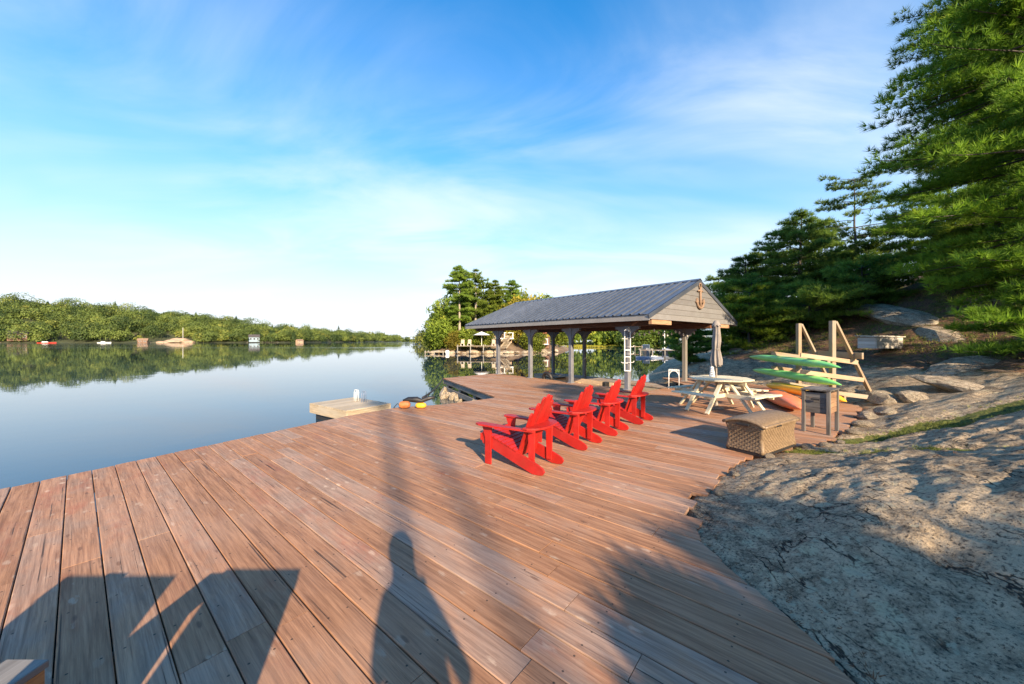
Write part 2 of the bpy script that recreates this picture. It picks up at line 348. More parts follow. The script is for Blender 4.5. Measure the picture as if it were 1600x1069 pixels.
M = dict(
    deck=deck_wood(),
    dockgrey=wood('weathered_dock_wood', (0.36, 0.27, 0.20), (0.20, 0.14, 0.10), (0.27, 0.245, 0.215), 0.7),
    floatwood=wood('float_wood', (0.50, 0.40, 0.27), (0.32, 0.25, 0.16), (0.40, 0.36, 0.29), 0.6),
    joist=wood('joist_wood', (0.22, 0.20, 0.17), (0.10, 0.085, 0.07), (0.26, 0.26, 0.25), 0.7),
    post=paint('slate_post_paint', (0.145, 0.150, 0.170), 0.55, 0.15, 6, dirt=(0.24, 0.22, 0.20), dirt_amt=0.5),
    postgrey=wood('bare_post_wood', (0.30, 0.27, 0.23), (0.17, 0.15, 0.13), (0.24, 0.235, 0.23), 0.5),
    beam=wood('red_brown_beam', (0.200, 0.090, 0.046), (0.085, 0.036, 0.020)),
    rafter=wood('rafter_wood', (0.46, 0.28, 0.16), (0.26, 0.145, 0.08)),
    fascia=paint('grey_fascia_paint', (0.250, 0.238, 0.225), 0.5, 0.08, 5, dirt=(0.16, 0.14, 0.12), dirt_amt=0.4),
    siding=wood('grey_siding', (0.205, 0.198, 0.196), (0.150, 0.144, 0.142), (0.19, 0.19, 0.192), 0.5, 0.6),
    roof=paint('dark_metal_roof', (0.085, 0.100, 0.130), 0.34, 0.12, 3, metal=0.30, bump=0.02),
    red=paint('red_chair_paint', (0.37, 0.012, 0.008), 0.5, 0.10, 7, bump=0.06, dirt=(0.30, 0.035, 0.025), dirt_amt=0.6),
    cream=paint('cream_table_paint', (0.60, 0.53, 0.37), 0.6, 0.10, 6, dirt=(0.40, 0.36, 0.28), dirt_amt=0.55),
    oldwood=wood('silvered_wood', (0.30, 0.275, 0.24), (0.15, 0.135, 0.115), (0.25, 0.24, 0.23), 0.6),
    palegrey=wood('pale_grey_wood', (0.62, 0.56, 0.48), (0.44, 0.40, 0.34), (0.55, 0.53, 0.49), 0.5),
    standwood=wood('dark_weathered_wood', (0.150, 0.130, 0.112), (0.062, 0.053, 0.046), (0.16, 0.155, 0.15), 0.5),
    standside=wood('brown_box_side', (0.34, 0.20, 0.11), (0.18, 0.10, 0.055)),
    rackwood=wood('fresh_lumber', (0.47, 0.33, 0.19), (0.29, 0.19, 0.11), (0.33, 0.285, 0.225), 0.7),
    chairwood=wood('chair_cedar', (0.46, 0.235, 0.085), (0.26, 0.115, 0.040)),
    wicker=wicker_mat(),
    blackbase=paint('black_plastic', (0.018, 0.017, 0.017), 0.5, 0.2, 12),
    canopy=shingle_cloth('umbrella_cloth', (0.27, 0.24, 0.215)),
    bronze=paint('umbrella_pole_paint', (0.24, 0.20, 0.16), 0.4, 0.1, 10),
    white=paint('white_paint', (0.80, 0.79, 0.76), 0.45, 0.05, 12),
    rope=paint('rope_tan', (0.24, 0.155, 0.10), 0.85, 0.25, 40, bump=0.4),
    blackrope=paint('black_rope', (0.022, 0.022, 0.024), 0.8, 0.3, 60, bump=0.4),
    green=paint('green_hull', (0.20, 0.60, 0.17), 0.38, 0.10, 4, dirt=(0.15, 0.42, 0.20), dirt_amt=0.4),
    yellow=paint('yellow_hull', (0.90, 0.46, 0.030), 0.38, 0.06, 5),
    coral=paint('coral_hull', (0.80, 0.21, 0.075), 0.4, 0.10, 4, dirt=(0.62, 0.40, 0.36), dirt_amt=0.45),
    cockpit=paint('cockpit_black', (0.015, 0.015, 0.016), 0.6, 0.2, 12),
    orange=paint('orange_buoy', (0.50, 0.17, 0.05), 0.55, 0.2, 14, dirt=(0.30, 0.13, 0.07), dirt_amt=0.6),
    buoy=paint('yellow_buoy', (0.66, 0.34, 0.025), 0.5, 0.1, 14),
    steel=paint('galvanised_steel', (0.55, 0.56, 0.58), 0.35, 0.1, 20, metal=0.8),
    bluesteel=paint('blue_grey_rail', (0.22, 0.27, 0.38), 0.4, 0.1, 20),
    bulb=paint('frosted_bulb', (0.85, 0.80, 0.70), 0.3, 0.03, 20),
    boattan=paint('tan_hull', (0.42, 0.30, 0.19), 0.5, 0.1, 4),
    boatwhite=paint('white_hull', (0.72, 0.73, 0.74), 0.35, 0.05, 3),
    bluecover=paint('blue_cover', (0.07, 0.12, 0.24), 0.7, 0.2, 3),
    navy=paint('navy_fabric', (0.035, 0.045, 0.075), 0.8, 0.2, 3),
    redhull=paint('red_hull', (0.55, 0.06, 0.04), 0.4, 0.1, 3),
    wallbrown=paint('cottage_brown', (0.15, 0.085, 0.055), 0.8, 0.2, 2),
    walltan=paint('cottage_tan', (0.42, 0.30, 0.20), 0.8, 0.15, 2),
    wallblue=paint('cottage_blue_grey', (0.22, 0.30, 0.36), 0.7, 0.12, 2),
    roofdark=paint('asphalt_shingle', (0.070, 0.062, 0.060), 0.9, 0.25, 6),
    roofred=paint('rust_roof', (0.24, 0.085, 0.050), 0.8, 0.2, 6),
    pane=paint('dark_window_glass', (0.03, 0.04, 0.05), 0.08, 0.1, 1),
    skin=paint('skin', (0.52, 0.33, 0.25), 0.6, 0.05, 9),
    bark=wood('pine_bark', (0.085, 0.066, 0.054), (0.035, 0.027, 0.022), (0.11, 0.10, 0.095), 0.4, 0.9, 0.35),
    paleb=wood('pale_bark', (0.46, 0.40, 0.32), (0.24, 0.20, 0.16), None, 0.4, 0.9, 0.35),
    pine=foliage('pine_needles', (0.060, 0.130, 0.015), (0.225, 0.350, 0.028), (0.38, 0.41, 0.035), 0.45, 0.45),
    pineblue=foliage('blue_pine_needles', (0.062, 0.125, 0.024), (0.205, 0.305, 0.045), (0.32, 0.35, 0.05), 0.45, 0.5),
    pinefar=foliage('sunlit_pine', (0.085, 0.150, 0.022), (0.250, 0.330, 0.045), (0.36, 0.38, 0.05), 0.45, 0.35),
    leaf=foliage('broad_leaves', (0.080, 0.120, 0.016), (0.240, 0.300, 0.036), (0.38, 0.36, 0.04), 0.40, 0.3),
    leafgold=foliage('yellowing_leaves', (0.115, 0.115, 0.015), (0.30, 0.26, 0.028), (0.42, 0.32, 0.03), 0.30, 0.3),
    forest=foliage('far_wood', (0.034, 0.062, 0.018), (0.165, 0.215, 0.045), (0.27, 0.26, 0.05), 0.25, 0.035),
    grass=foliage('mossy_grass', (0.070, 0.085, 0.018), (0.200, 0.230, 0.045), (0.30, 0.27, 0.08), 0.25, 2.0),
    reed=foliage('lit_reeds', (0.24, 0.25, 0.03), (0.46, 0.44, 0.05), (0.52, 0.46, 0.07), 0.25, 0.2),
    granite=granite(),
    shorerock=granite('shore_granite', False),
    water=water_mat(),
    litter=paint('needle_litter', (0.150, 0.075, 0.035), 0.9, 0.45, 5),
    twig=paint('dead_twig', (0.11, 0.080, 0.062), 0.9, 0.3, 8),
    meadow=paint('meadow', (0.36, 0.36, 0.055), 0.9, 0.25, 0.35, dirt=(0.22, 0.24, 0.05), dirt_amt=0.6),
    hillfloor=paint('wood_floor', (0.040, 0.048, 0.020), 0.9, 0.4, 0.2, dirt=(0.10, 0.075, 0.05), dirt_amt=0.4),
    duff=paint('brown_shore', (0.20, 0.135, 0.085), 0.9, 0.4, 0.5, dirt=(0.10, 0.11, 0.035), dirt_amt=0.7),
)

# ------------------------------------------------------------------ object helpers
def tag(o, label=None, cat=None, group=None, kind=None):
    if label: o['label'] = label
    if cat: o['category'] = cat
    if group: o['group'] = group
    if kind: o['kind'] = kind
    return o
def thing(name, label, cat, loc=(0, 0, 0), rz=0.0, group=None):
    o = bpy.data.objects.new(name, None); COL.objects.link(o)
    o.location = loc; o.rotation_euler = (0, 0, rz); o.empty_display_size = 0.1
    return tag(o, label, cat, group)
def link(name, me, mat, parent=None, smooth=False):
    if mat is not None and not me.materials: me.materials.append(mat)
    if smooth: me.shade_smooth()
    o = bpy.data.objects.new(name, me); COL.objects.link(o)
    if parent is not None: o.parent = parent
    return o
def copy_tree(o, parent=None):
    c = o.copy(); COL.objects.link(c); c.parent = parent
    for ch in list(o.children):
        if ch.name in COL.objects: copy_tree(ch, c)
    return c

class MB:
    def __init__(s): s.v = []; s.f = []
    def add(s, vs_, fs):
        n = len(s.v); s.v += [tuple(p) for p in vs_]; s.f += [tuple(i + n for i in f) for f in fs]
        return s
    def box(s, c, d, rot=None):
        vs_ = []
        for sx in (-.5, .5):
            for sy in (-.5, .5):
                for sz in (-.5, .5):
                    p = Vector((sx * d[0], sy * d[1], sz * d[2]))
                    if rot is not None: p = rot @ p
                    vs_.append(p + Vector(c))
        return s.add(vs_, [(0, 1, 3, 2), (4, 6, 7, 5), (0, 4, 5, 1), (2, 3, 7, 6), (0, 2, 6, 4), (1, 5, 7, 3)])
    def bar(s, p0, p1, w, h, up=(0, 0, 1), ch=0.12):
        p0, p1 = Vector(p0), Vector(p1); x = (p1 - p0).normalized(); u = Vector(up)
        y = u.cross(x)
        if y.length < 1e-4: y = Vector((1, 0, 0)).cross(x)
        y.normalize(); z = x.cross(y)
        a, b = w / 2, h / 2; c = min(w, h) * ch
        sec = [(-a + c, -b), (a - c, -b), (a, -b + c), (a, b - c), (a - c, b), (-a + c, b), (-a, b - c), (-a, -b + c)]
        vs_ = [p + y * q[0] + z * q[1] for p in (p0, p1) for q in sec]
        fs = [(i, (i + 1) % 8, 8 + (i + 1) % 8, 8 + i) for i in range(8)] + [tuple(range(7, -1, -1)), tuple(range(8, 16))]
        return s.add(vs_, fs)
    def prism(s, poly, th, mat=None):
        n = len(poly); vs_ = []
        for z in (-th / 2, th / 2):
            for p in poly:
                q = Vector((p[0], p[1], z)); vs_.append(mat @ q if mat is not None else q)
        fs = [tuple(range(n - 1, -1, -1)), tuple(range(n, 2 * n))] + [(i, (i + 1) % n, n + (i + 1) % n, n + i) for i in range(n)]
        return s.add(vs_, fs)
    def tube(s, path, r, seg=8, closed=False):
        path = [Vector(p) for p in path]; n = len(path)
        rs = r if isinstance(r, (list, tuple)) else [r] * n
        vs_, fs = [], []
        ref = Vector((0.13, 0.21, 1)).normalized()
        for i, p in enumerate(path):
            a = path[(i - 1) % n] if (closed or i > 0) else p
            b = path[(i + 1) % n] if (closed or i < n - 1) else p
            t = (b - a).normalized()
            if abs(t.dot(ref)) > 0.97: rf = Vector((1, 0.1, 0)).normalized()
            else: rf = ref
            x = rf.cross(t).normalized(); y = t.cross(x)
            vs_ += [p + (x * math.cos(k * 2 * PI / seg) + y * math.sin(k * 2 * PI / seg)) * rs[i] for k in range(seg)]
        m = n if closed else n - 1
        for i in range(m):
            j = (i + 1) % n
            fs += [(i * seg + k, i * seg + (k + 1) % seg, j * seg + (k + 1) % seg, j * seg + k) for k in range(seg)]
        if not closed: fs += [tuple(range(seg - 1, -1, -1)), tuple((n - 1) * seg + k for k in range(seg))]
        return s.add(vs_, fs)
    def lathe(s, prof, seg=16, c=(0, 0, 0)):
        vs_, fs = [], []
        for r, z in prof:
            vs_ += [(c[0] + r * math.cos(k * 2 * PI / seg), c[1] + r * math.sin(k * 2 * PI / seg), c[2] + z) for k in range(seg)]
        for i in range(len(prof) - 1):
            fs += [(i * seg + k, i * seg + (k + 1) % seg, (i + 1) * seg + (k + 1) % seg, (i + 1) * seg + k) for k in range(seg)]
        fs += [tuple(range(seg - 1, -1, -1)), tuple((len(prof) - 1) * seg + k for k in range(seg))]
        return s.add(vs_, fs)
    def mesh(s, name='m'):
        me = bpy.data.meshes.new(name); me.from_pydata(s.v, [], s.f); me.update(); return me
    def build(s, name, mat, parent=None, smooth=False, bevel=0.0):
        o = link(name, s.mesh(name), mat, parent, smooth)
        if bevel:
            b = o.modifiers.new('bevel', 'BEVEL'); b.width = bevel; b.segments = 2; b.limit_method = 'ANGLE'
        return o

_bars = {}
def beam(name, p0, p1, w, h, mat, parent=None, up=(0, 0, 1), ch=0.08):
    """a straight piece of timber whose own X axis runs along its grain"""
    p0, p1 = Vector(p0), Vector(p1); L = (p1 - p0).length
    key = (round(L, 3), w, h, mat.name, ch)
    me = _bars.get(key)
    if me is None:
        me = MB().bar((0, 0, 0), (L, 0, 0), w, h, ch=ch).mesh(name); me.materials.append(mat); _bars[key] = me
    o = link(name, me, None, parent)
    x = (p1 - p0).normalized(); y = Vector(up).cross(x)
    if y.length < 1e-4: y = Vector((1, 0, 0)).cross(x)
    y.normalize(); z = x.cross(y)
    m = Matrix((x, y, z)).transposed().to_4x4(); m.translation = p0
    o.matrix_local = m
    return o

def np_mesh(name, V, F, tint=None, extra=None):
    me = bpy.data.meshes.new(name)
    V = np.asarray(V, np.float32); F = np.asarray(F, np.int32)
    k = F.shape[1]; nf = F.shape[0]
    me.vertices.add(len(V)); me.vertices.foreach_set('co', V.ravel())
    me.loops.add(nf * k); me.loops.foreach_set('vertex_index', F.ravel())
    me.polygons.add(nf); me.polygons.foreach_set('loop_start', np.arange(0, nf * k, k, dtype=np.int32))
    me.polygons.foreach_set('loop_total', np.full(nf, k, np.int32))
    me.update(calc_edges=True)
    d = dict(extra or {})
    if tint is not None: d['tint'] = tint
    for nm, arr in d.items():
        a = me.attributes.new(nm, 'FLOAT', 'POINT'); a.data.foreach_set('value', np.asarray(arr, np.float32).ravel())
    return me

# ------------------------------------------------------------------ noise for terrain
_perm = rng.permutation(512)
_grad = rng.normal(size=(512, 2)); _grad /= np.linalg.norm(_grad, axis=1)[:, None]
def perlin(x, y):
    xi, yi = np.floor(x).astype(int), np.floor(y).astype(int)
    xf, yf = x - xi, y - yi
    u, v = xf**3 * (xf * (xf * 6 - 15) + 10), yf**3 * (yf * (yf * 6 - 15) + 10)
    def g(ix, iy):
        h = _perm[(_perm[ix % 512] + iy) % 512]
        return _grad[h]
    def d(ix, iy, dx, dy):
        gg = g(ix, iy); return gg[..., 0] * dx + gg[..., 1] * dy
    a = d(xi, yi, xf, yf); b = d(xi + 1, yi, xf - 1, yf); c = d(xi, yi + 1, xf, yf - 1); e = d(xi + 1, yi + 1, xf - 1, yf - 1)
    return (a * (1 - u) + b * u) * (1 - v) + (c * (1 - u) + e * u) * v
def fbm(x, y, octv=4, gain=0.5):
    r, a = 0, 1.0
    for i in range(octv):
        r = r + a * perlin(x * 2**i + 17.3 * i, y * 2**i + 9.1 * i); a *= gain
    return r

# ------------------------------------------------------------------ the lake
WATER_Z = -0.65
wm = bpy.data.meshes.new('lake'); s_ = 3000
wm.from_pydata([(-s_, -600, WATER_Z), (s_, -600, WATER_Z), (s_, s_, WATER_Z), (-s_, s_, WATER_Z)], [], [(0, 1, 2, 3)])
tag(link('lake_water', wm, M['water']), 'calm blue lake mirroring the wooded shores', None, kind='structure')

# ------------------------------------------------------------------ the rocky hillside beside the deck
DECK_R = [(2.1, -9.0), (1.85, -2.6), (1.75, -.5), (1.62, 1.6), (1.57, 2.2), (1.51, 2.73), (1.485, 2.987), (1.70, 3.28), (1.69, 3.556), (1.88, 3.71), (2.15, 3.95), (2.40, 4.226),
          (2.85, 4.67), (3.26, 4.9), (4.29, 5.42), (4.93, 5.64), (6.35, 6.75), (7.29, 7.6), (8.3, 8.5), (8.95, 9.6), (9.1, 11.0), (8.9, 13.0), (8.4, 15.2)]
SHORE = [(6.6, 16.0), (7.2, 19), (9.1, 24), (13, 32), (26, 57), (48, 84), (90, 120)]
LINE = np.array(DECK_R + SHORE)
LZ = np.array([-0.03] * len(DECK_R) + [-0.35] + [WATER_Z] * (len(SHORE) - 1))
PS = np.array([0, .4, 1, 2, 3, 4.5, 6, 9, 14, 25, 60, 200.0])
PZ = np.array([0, .09, .24, .55, .86, 1.12, 1.75, 3.3, 5.4, 9.0, 15, 20.0])
def line_dist(P):
    best = np.full(len(P), 1e9); z0 = np.zeros(len(P)); par = np.zeros(len(P))
    for i in range(len(LINE) - 1):
        a, b = LINE[i], LINE[i + 1]; ab = b - a
        t = np.clip(((P - a) @ ab) / (ab @ ab), 0, 1)
        q = a + t[:, None] * ab
        d = np.linalg.norm(P - q, axis=1)
        m = d < best
        best[m] = d[m]; z0[m] = (LZ[i] + t * (LZ[i + 1] - LZ[i]))[m]; par[m] = (i + t)[m]
    poly = np.vstack([LINE, [[90, 2000], [-2000, 2000], [-2000, -2000], [2.1, -2000]]])
    ins = np.zeros(len(P), bool); n = len(poly); j = n - 1
    for i in range(n):
        xi, yi = poly[i]; xj, yj = poly[j]
        c = ((yi > P[:, 1]) != (yj > P[:, 1])) & (P[:, 0] < (xj - xi) * (P[:, 1] - yi) / (yj - yi + 1e-12) + xi)
        ins ^= c; j = i
    return np.where(ins, -best, best), z0, par
GUT_A = np.array([(4.15, 5.15), (4.8, 4.75), (5.6, 4.1), (6.6, 3.5), (9, 2.6)])
GUT_B = np.array([(5.3, 5.72), (6.2, 6.0), (7.4, 6.1), (9.2, 6.3), (12.5, 6.2), (16, 5.5)])
def seg_dist(P, L):
    best = np.full(len(P), 1e9)
    for a, b in zip(L[:-1], L[1:]):
        ab = b - a; t = np.clip(((P - a) @ ab) / (ab @ ab), 0, 1); best = np.minimum(best, np.linalg.norm(P - a - t[:, None] * ab, axis=1))
    return best
def ground_z(P):
    P = np.atleast_2d(np.asarray(P, float))
    s, z0, par = line_dist(P)
    x, y = P[:, 0], P[:, 1]
    land = s > 0
    z = z0 + np.interp(np.maximum(s, 0), PS, PZ)
    damp = np.clip(s / 0.5, 0, 1)
    # ledges running across the slope, then lumps
    ca, sa = math.cos(R(-30)), math.sin(R(-30))
    u, v = x * ca - y * sa, x * sa + y * ca
    z = z + damp * (0.11 * fbm(u * .28, v * .75, 3) + 0.022 * fbm(u * .7 + 5, v * 2.4, 4) + 0.030 * fbm(x * 4.1, y * 4.1, 3) * np.clip(s / 1.0, .4, 1))
    hh = v * .95 + .35 * fbm(u * .35, v * .5 + 7, 3) + .12 * u
    fr_ = hh - np.floor(hh)
    z = z + damp * np.clip(s / 1.2, 0, 1) * .040 * (np.clip((fr_ - .84) / .16, 0, 1)**2 * 1.0 - fr_ * .75)
    z = z + np.clip((s - 7) / 10, 0, 1) * 1.1 * fbm(x * .12 + 3, y * .12, 3)
    # two mossy gutters between the ledges
    wv = .12 * fbm(x * 1.1 + 4, y * 1.1, 3)
    gut = np.exp(-((seg_dist(P, GUT_A) + wv) / np.interp(x, [4.2, 6.5, 9], [.16, .20, .30]))**2)
    gut2 = np.exp(-((seg_dist(P, GUT_B) + wv) / np.interp(x, [5.5, 7, 12], [.17, .26, .5]))**2)
    z = z - damp * (.10 * gut + .10 * gut2)
    ridge = np.abs(perlin(u * 1.1 + 2, v * 2.6)) + .5 * np.abs(perlin(u * 2.6, v * 6.0 + 3)) + .25 * np.abs(perlin(u * 7, v * 13 + 1))
    z = z + damp * (.034 * (.45 - ridge) * np.clip(1.2 - gut - gut2, 0, 1)) + damp * (.010 * perlin(x * 13, y * 13) + .014 * np.abs(perlin(x * 6.5 + 8, y * 6.5)))
    z = np.where(land, z, z0 - np.minimum(-s * .9 + .05, 1.8))
    return z, s, gut, gut2, par
def axis(a, fine0, fine1, b, d, g):
    out = list(np.arange(fine0, fine1, d)); st = d; p = fine1
    while p < b: out.append(p); st *= g; p += st
    st = d * g; p = fine0 - st; pre = []
    while p > a: pre.append(p); st *= g; p -= st
    return np.array(pre[::-1] + out)
gx = axis(0.6, 1.35, 6.2, 150, 0.026, 1.05); gy = axis(-40, 0.6, 7.5, 190, 0.026, 1.05)
GX, GY = np.meshgrid(gx, gy)
P = np.stack([GX.ravel(), GY.ravel()], 1)
gz, gs, gut, gut2, gpar = ground_z(P)
nx, ny = len(gx), len(gy)
idx = np.arange(nx * ny).reshape(ny, nx)
F = np.stack([idx[:-1, :-1].ravel(), idx[:-1, 1:].ravel(), idx[1:, 1:].ravel(), idx[1:, :-1].ravel()], 1)
F = F[(gs[F] > -1.8).any(axis=1)]
duff = np.clip((gs - np.interp(P[:, 1], [5, 9], [3.6, 1.4])) / 1.8, 0, 1) * .68 + .40 * fbm(P[:, 0] * .30, P[:, 1] * .30, 3) * np.clip((gs - 2) / 2, 0, 1)
duff = duff - np.clip((P[:, 1] - 17) / 3, 0, 1) * np.clip((6 - gs) / 4, 0, 1) * .8       # bare rock going down to the water
moss = np.maximum(gut, gut2) * 1.05 + .24 * fbm(P[:, 0] * .9, P[:, 1] * .9, 3)
tm = np_mesh('terrain', np.column_stack([P, gz]), F, extra={'duff': duff, 'moss': moss, 'sand': np.zeros(len(P))})
tm.shade_smooth()
tag(link('terrain', tm, M['granite']), 'lichened granite bedrock rising from the deck to a wooded hillside', None, kind='structure')
def gz1(x, y): return float(ground_z([[x, y]])[0][0])

# ------------------------------------------------------------------ the main deck, plank by plank
TH = math.atan2(0.636, -0.772)
bdir = np.array([math.cos(TH), math.sin(TH)]); ndir = np.array([-bdir[1], bdir[0]]) * -1.0     # along the planks / across them, away from the camera
P4 = np.array([3.77, 11.7]); D_ = np.array([-.629, .777]); R_ = np.array([.777, .629])
H_ = P4 - .55 * D_ + .22 * R_
G_ = P4 + 7.45 * D_ + .22 * R_
DECK = [(-8.6, -1.95), (-3.49, 7.66), (-2.71, 8.66), (-1.78, 8.98), (-.42, 10.1), (-2.95, 15.3), tuple(G_), tuple(H_), tuple(H_ + 2.6 * R_), (6.5, 15.6)] + DECK_R[1:][::-1]
def to_local(p):
    p = np.asarray(p, float); return (p @ bdir, p @ -ndir * -1.0)
deck = thing('deck', 'large red-brown plank deck between the lake and the granite slope', 'deck', (0, 0, 0), TH)
Lp = [to_local(p) for p in DECK]
def crossings(o):
    xs = []
    for i in range(len(Lp)):
        (t0, o0), (t1, o1) = Lp[i], Lp[(i + 1) % len(Lp)]
        if (o0 > o) != (o1 > o): xs.append(t0 + (o - o0) / (o1 - o0) * (t1 - t0))
    xs.sort()
    return [(xs[i], xs[i + 1]) for i in range(0, len(xs) - 1, 2)]
JOINTS = {}
for p in [(.118, 1.95), (.40, 2.24), (-1.52, 1.81), (.05, 1.74), (-2.99, 2.87), (-1.06, 2.50), (.44, 3.55), (.84, 4.1), (-.2, 3.4), (1.2, 3.0)]:
    t, o = to_local(p); JOINTS.setdefault(int(math.floor((o - OFF0) / PITCH)), []).append(t)
def plank(t0a, t1a, t0b, t1b, oa, ob, th=0.038, c=0.0045):
    # local frame: x along, y = -o ; a = near edge, b = far edge
    def ring(z, ins):
        return [(t0a, -oa - ins, z), (t1a, -oa - ins, z), (t1b, -ob + ins, z), (t0b, -ob + ins, z)]
    vs_ = ring(-th, 0) + ring(-c, 0) + ring(0, c)
    fs = [(0, 1, 2, 3)] + [(4 * k + i, 4 * k + 4 + i, 4 * k + 4 + (i + 1) % 4, 4 * k + (i + 1) % 4) for k in (0, 1) for i in range(4)] + [(11, 10, 9, 8)]
    me = bpy.data.meshes.new('plank'); me.from_pydata(vs_, [], fs); me.update()
    return me
rs = random.Random(5)
omin, omax = min(p[1] for p in Lp), max(p[1] for p in Lp)
k0, k1 = int(math.floor((omin - OFF0) / PITCH)), int(math.ceil((omax - OFF0) / PITCH))
nplank = 0
for k in range(k0, k1 + 1):
    gap = 0.0065 if rs.random() > .25 else 0.010
    oa, ob = OFF0 + k * PITCH + gap / 2, OFF0 + (k + 1) * PITCH - gap / 2
    A, B, C_ = crossings(oa), crossings(ob), crossings((oa + ob) / 2)
    rows = list(zip(A, B)) if len(A) == len(B) == len(C_) else [(c, c) for c in C_]
    for (a0, a1), (b0, b1) in rows:
        lo, hi = max(a0, b0), min(a1, b1)
        if max(a1, b1) - min(a0, b0) < .12: continue
        js = sorted(j for j in JOINTS.get(k, []) if lo + .25 < j < hi - .25)
        if js:
            pos = js[-1]
        else:
            pos = lo + rs.uniform(.8, 4.4); js = [pos] if pos < hi - .5 else []
        step = 4.9
        while pos + step < hi - .6:
            pos += step; js.append(pos)
        pos = js[0] if js else hi
        while pos - step > lo + .6:
            pos -= step; js.insert(0, pos)
        cuts = [None] + js + [None]
        for q in range(len(cuts) - 1):
            s0, s1 = cuts[q], cuts[q + 1]
            if s0 is None and oa > 3.2 and a0 < 3: a0 = b0 = (a0 + b0) / 2 + rs.uniform(-.05, .05)
            jit = rs.uniform(-.035, .02) if (a0 < 1.5 and oa > -1.2) else rs.uniform(-.010, .010)
            t0a = a0 + jit if s0 is None else s0 + .002; t0b = b0 + jit if s0 is None else s0 + .002
            jit = rs.uniform(-.012, .012)
            t1a = a1 + jit if s1 is None else s1 - .002; t1b = b1 + jit if s1 is None else s1 - .002
            if min(t1a - t0a, t1b - t0b) < .02: continue
            o = link('plank', plank(t0a, t1a, t0b, t1b, oa, ob), M['deck'], deck)
            o.location.z = rs.uniform(-.0028, .0012)
            nplank += 1
print('planks', nplank)
# joists and rim boards under the planks
Minv = Matrix.Rotation(-TH, 4, 'Z')
def dbeam(name, p0, p1, w, h, mat=M['joist']):
    return beam(name, Minv @ Vector(p0), Minv @ Vector(p1), w, h, mat, deck)
rim = [(-8.6, -1.95), (-3.49, 7.66), (-2.71, 8.66), (-1.78, 8.98), (-.42, 10.1), (-2.95, 15.3), tuple(G_)]
for i in range(len(rim) - 1):
    a, b = np.array(rim[i]), np.array(rim[i + 1]); n = np.array([b[1] - a[1], -(b[0] - a[0])]); n /= np.linalg.norm(n)
    a2, b2 = a + n * .045, b + n * .045
    dbeam('rim_joist', (*a2, -.135), (*b2, -.135), .04, .18)
    if i == 4:
        dbeam('lower_stringer', (*(a2 + n * .02), -.42), (*(b2 + n * .02), -.42), .09, .17, M['oldwood'])
    for f in np.linspace(.08, .92, 4 if i in (0, 4) else 2):
        q = a2 + (b2 - a2) * f + n * .08
        dbeam('support_post', (*q, -.06), (*q, -1.6), .14, .14)
for t in np.arange(-4.5, 12.5, 1.22):
    ivs = []
    for i in range(len(Lp)):
        (t0, o0), (t1, o1) = Lp[i], Lp[(i + 1) % len(Lp)]
        if (t0 > t) != (t1 > t): ivs.append(o0 + (t - t0) / (t1 - t0) * (o1 - o0))
    ivs.sort()
    for a, b in zip(ivs[::2], ivs[1::2]):
        if b - a > .5:
            beam('joist', (t, -a - .12, -.115), (t, -b + .12, -.115), .04, .14, M['joist'], deck)

# ------------------------------------------------------------------ finger dock on the far side of the boat slip
fd = thing('finger_dock', 'narrow low plank dock across the boat slip under the roof', 'dock', (0, 0, 0), math.atan2(D_[1], D_[0]))
Fi = Matrix.Rotation(-math.atan2(D_[1], D_[0]), 4, 'Z')
f0 = H_ + 3.05 * R_ + .05 * D_
def fpt(t, w, z):
    p = f0 + t * D_ + w * R_; return Fi @ Vector((p[0], p[1], z))
t = 0.0; i = 0
while t < 8.6:
    me_ = beam('plank', fpt(t + .07, 0, -.27), fpt(t + .07, 1.35, -.27), .139, .036, M['dockgrey'], fd); t += .146
beam('rim_joist', fpt(0, .05, -.42), fpt(8.6, .05, -.42), .05, .26, M['floatwood'], fd)
beam('rim_joist', fpt(0, 1.3, -.42), fpt(8.6, 1.3, -.42), .05, .26, M['floatwood'], fd)
for q in (.4, 4.2, 8.2):
    for w in (.12, 1.22): beam('support_post', fpt(q, w, -.29), fpt(q, w, -1.7), .16, .16, M['joist'], fd)

# ------------------------------------------------------------------ boathouse roof on posts
bh = thing('boathouse', 'open boathouse with dark metal gable roof on slate grey posts', 'boathouse', (P4[0], P4[1], 0), math.atan2(D_[1], D_[0]))
# local frame: x = along the ridge away from the gable seen, y = towards the camera side (-R_)
def B(t, w, z): return Vector((t, -w, z))      # w measured from the near post row, towards the far side
WR = 3.94; RT0, RT1 = -1.1, 8.97; E0, E1 = -.6, 6.02; WC = (E0 + E1) / 2
EZ, AZ = 2.40, 3.74                        # top of the eave, top of the ridge
near_ts, far_ts = [0, 2.43, 4.73, 7.03], [0, 2.5, 5.05, 7.24]
BEAMZ = 2.17
for w, ts in ((0, near_ts), (WR, far_ts)):
    for t in ts:
        zb = -.25 if (w > 0 and t > 1) else 0.003
        gable_post = (w > 0 and t == 0)
        po = beam('post', B(t, w, zb), B(t, w, BEAMZ - .09), .15, .15, M['postgrey'] if gable_post else M['post'], bh, up=(0, 1, 0))
        for sg in (-1, 1):
            pol = [(sg * .074, 1.62), (sg * .13, 1.74), (sg * .22, 1.87), (sg * .36, 1.97), (sg * .44, 1.99), (sg * .44, 2.068), (sg * .074, 2.068)]
            MB().prism(pol if sg > 0 else pol[::-1], .09, Matrix.Translation(B(t, w, 0)) @ Matrix.Rotation(R(90), 4, 'X')).build('knee_brace', M['post'], bh)
        if w == 0 or t == 0:
            mb = MB().box(B(t, w, zb + .012), (.21, .21, .02)); mb.build('post_base', M['steel'], bh)
for w in (0, WR):
    beam('main_beam', B(RT0 + .12, w, BEAMZ), B(RT1 - .12, w, BEAMZ), .14, .20, M['beam'], bh)
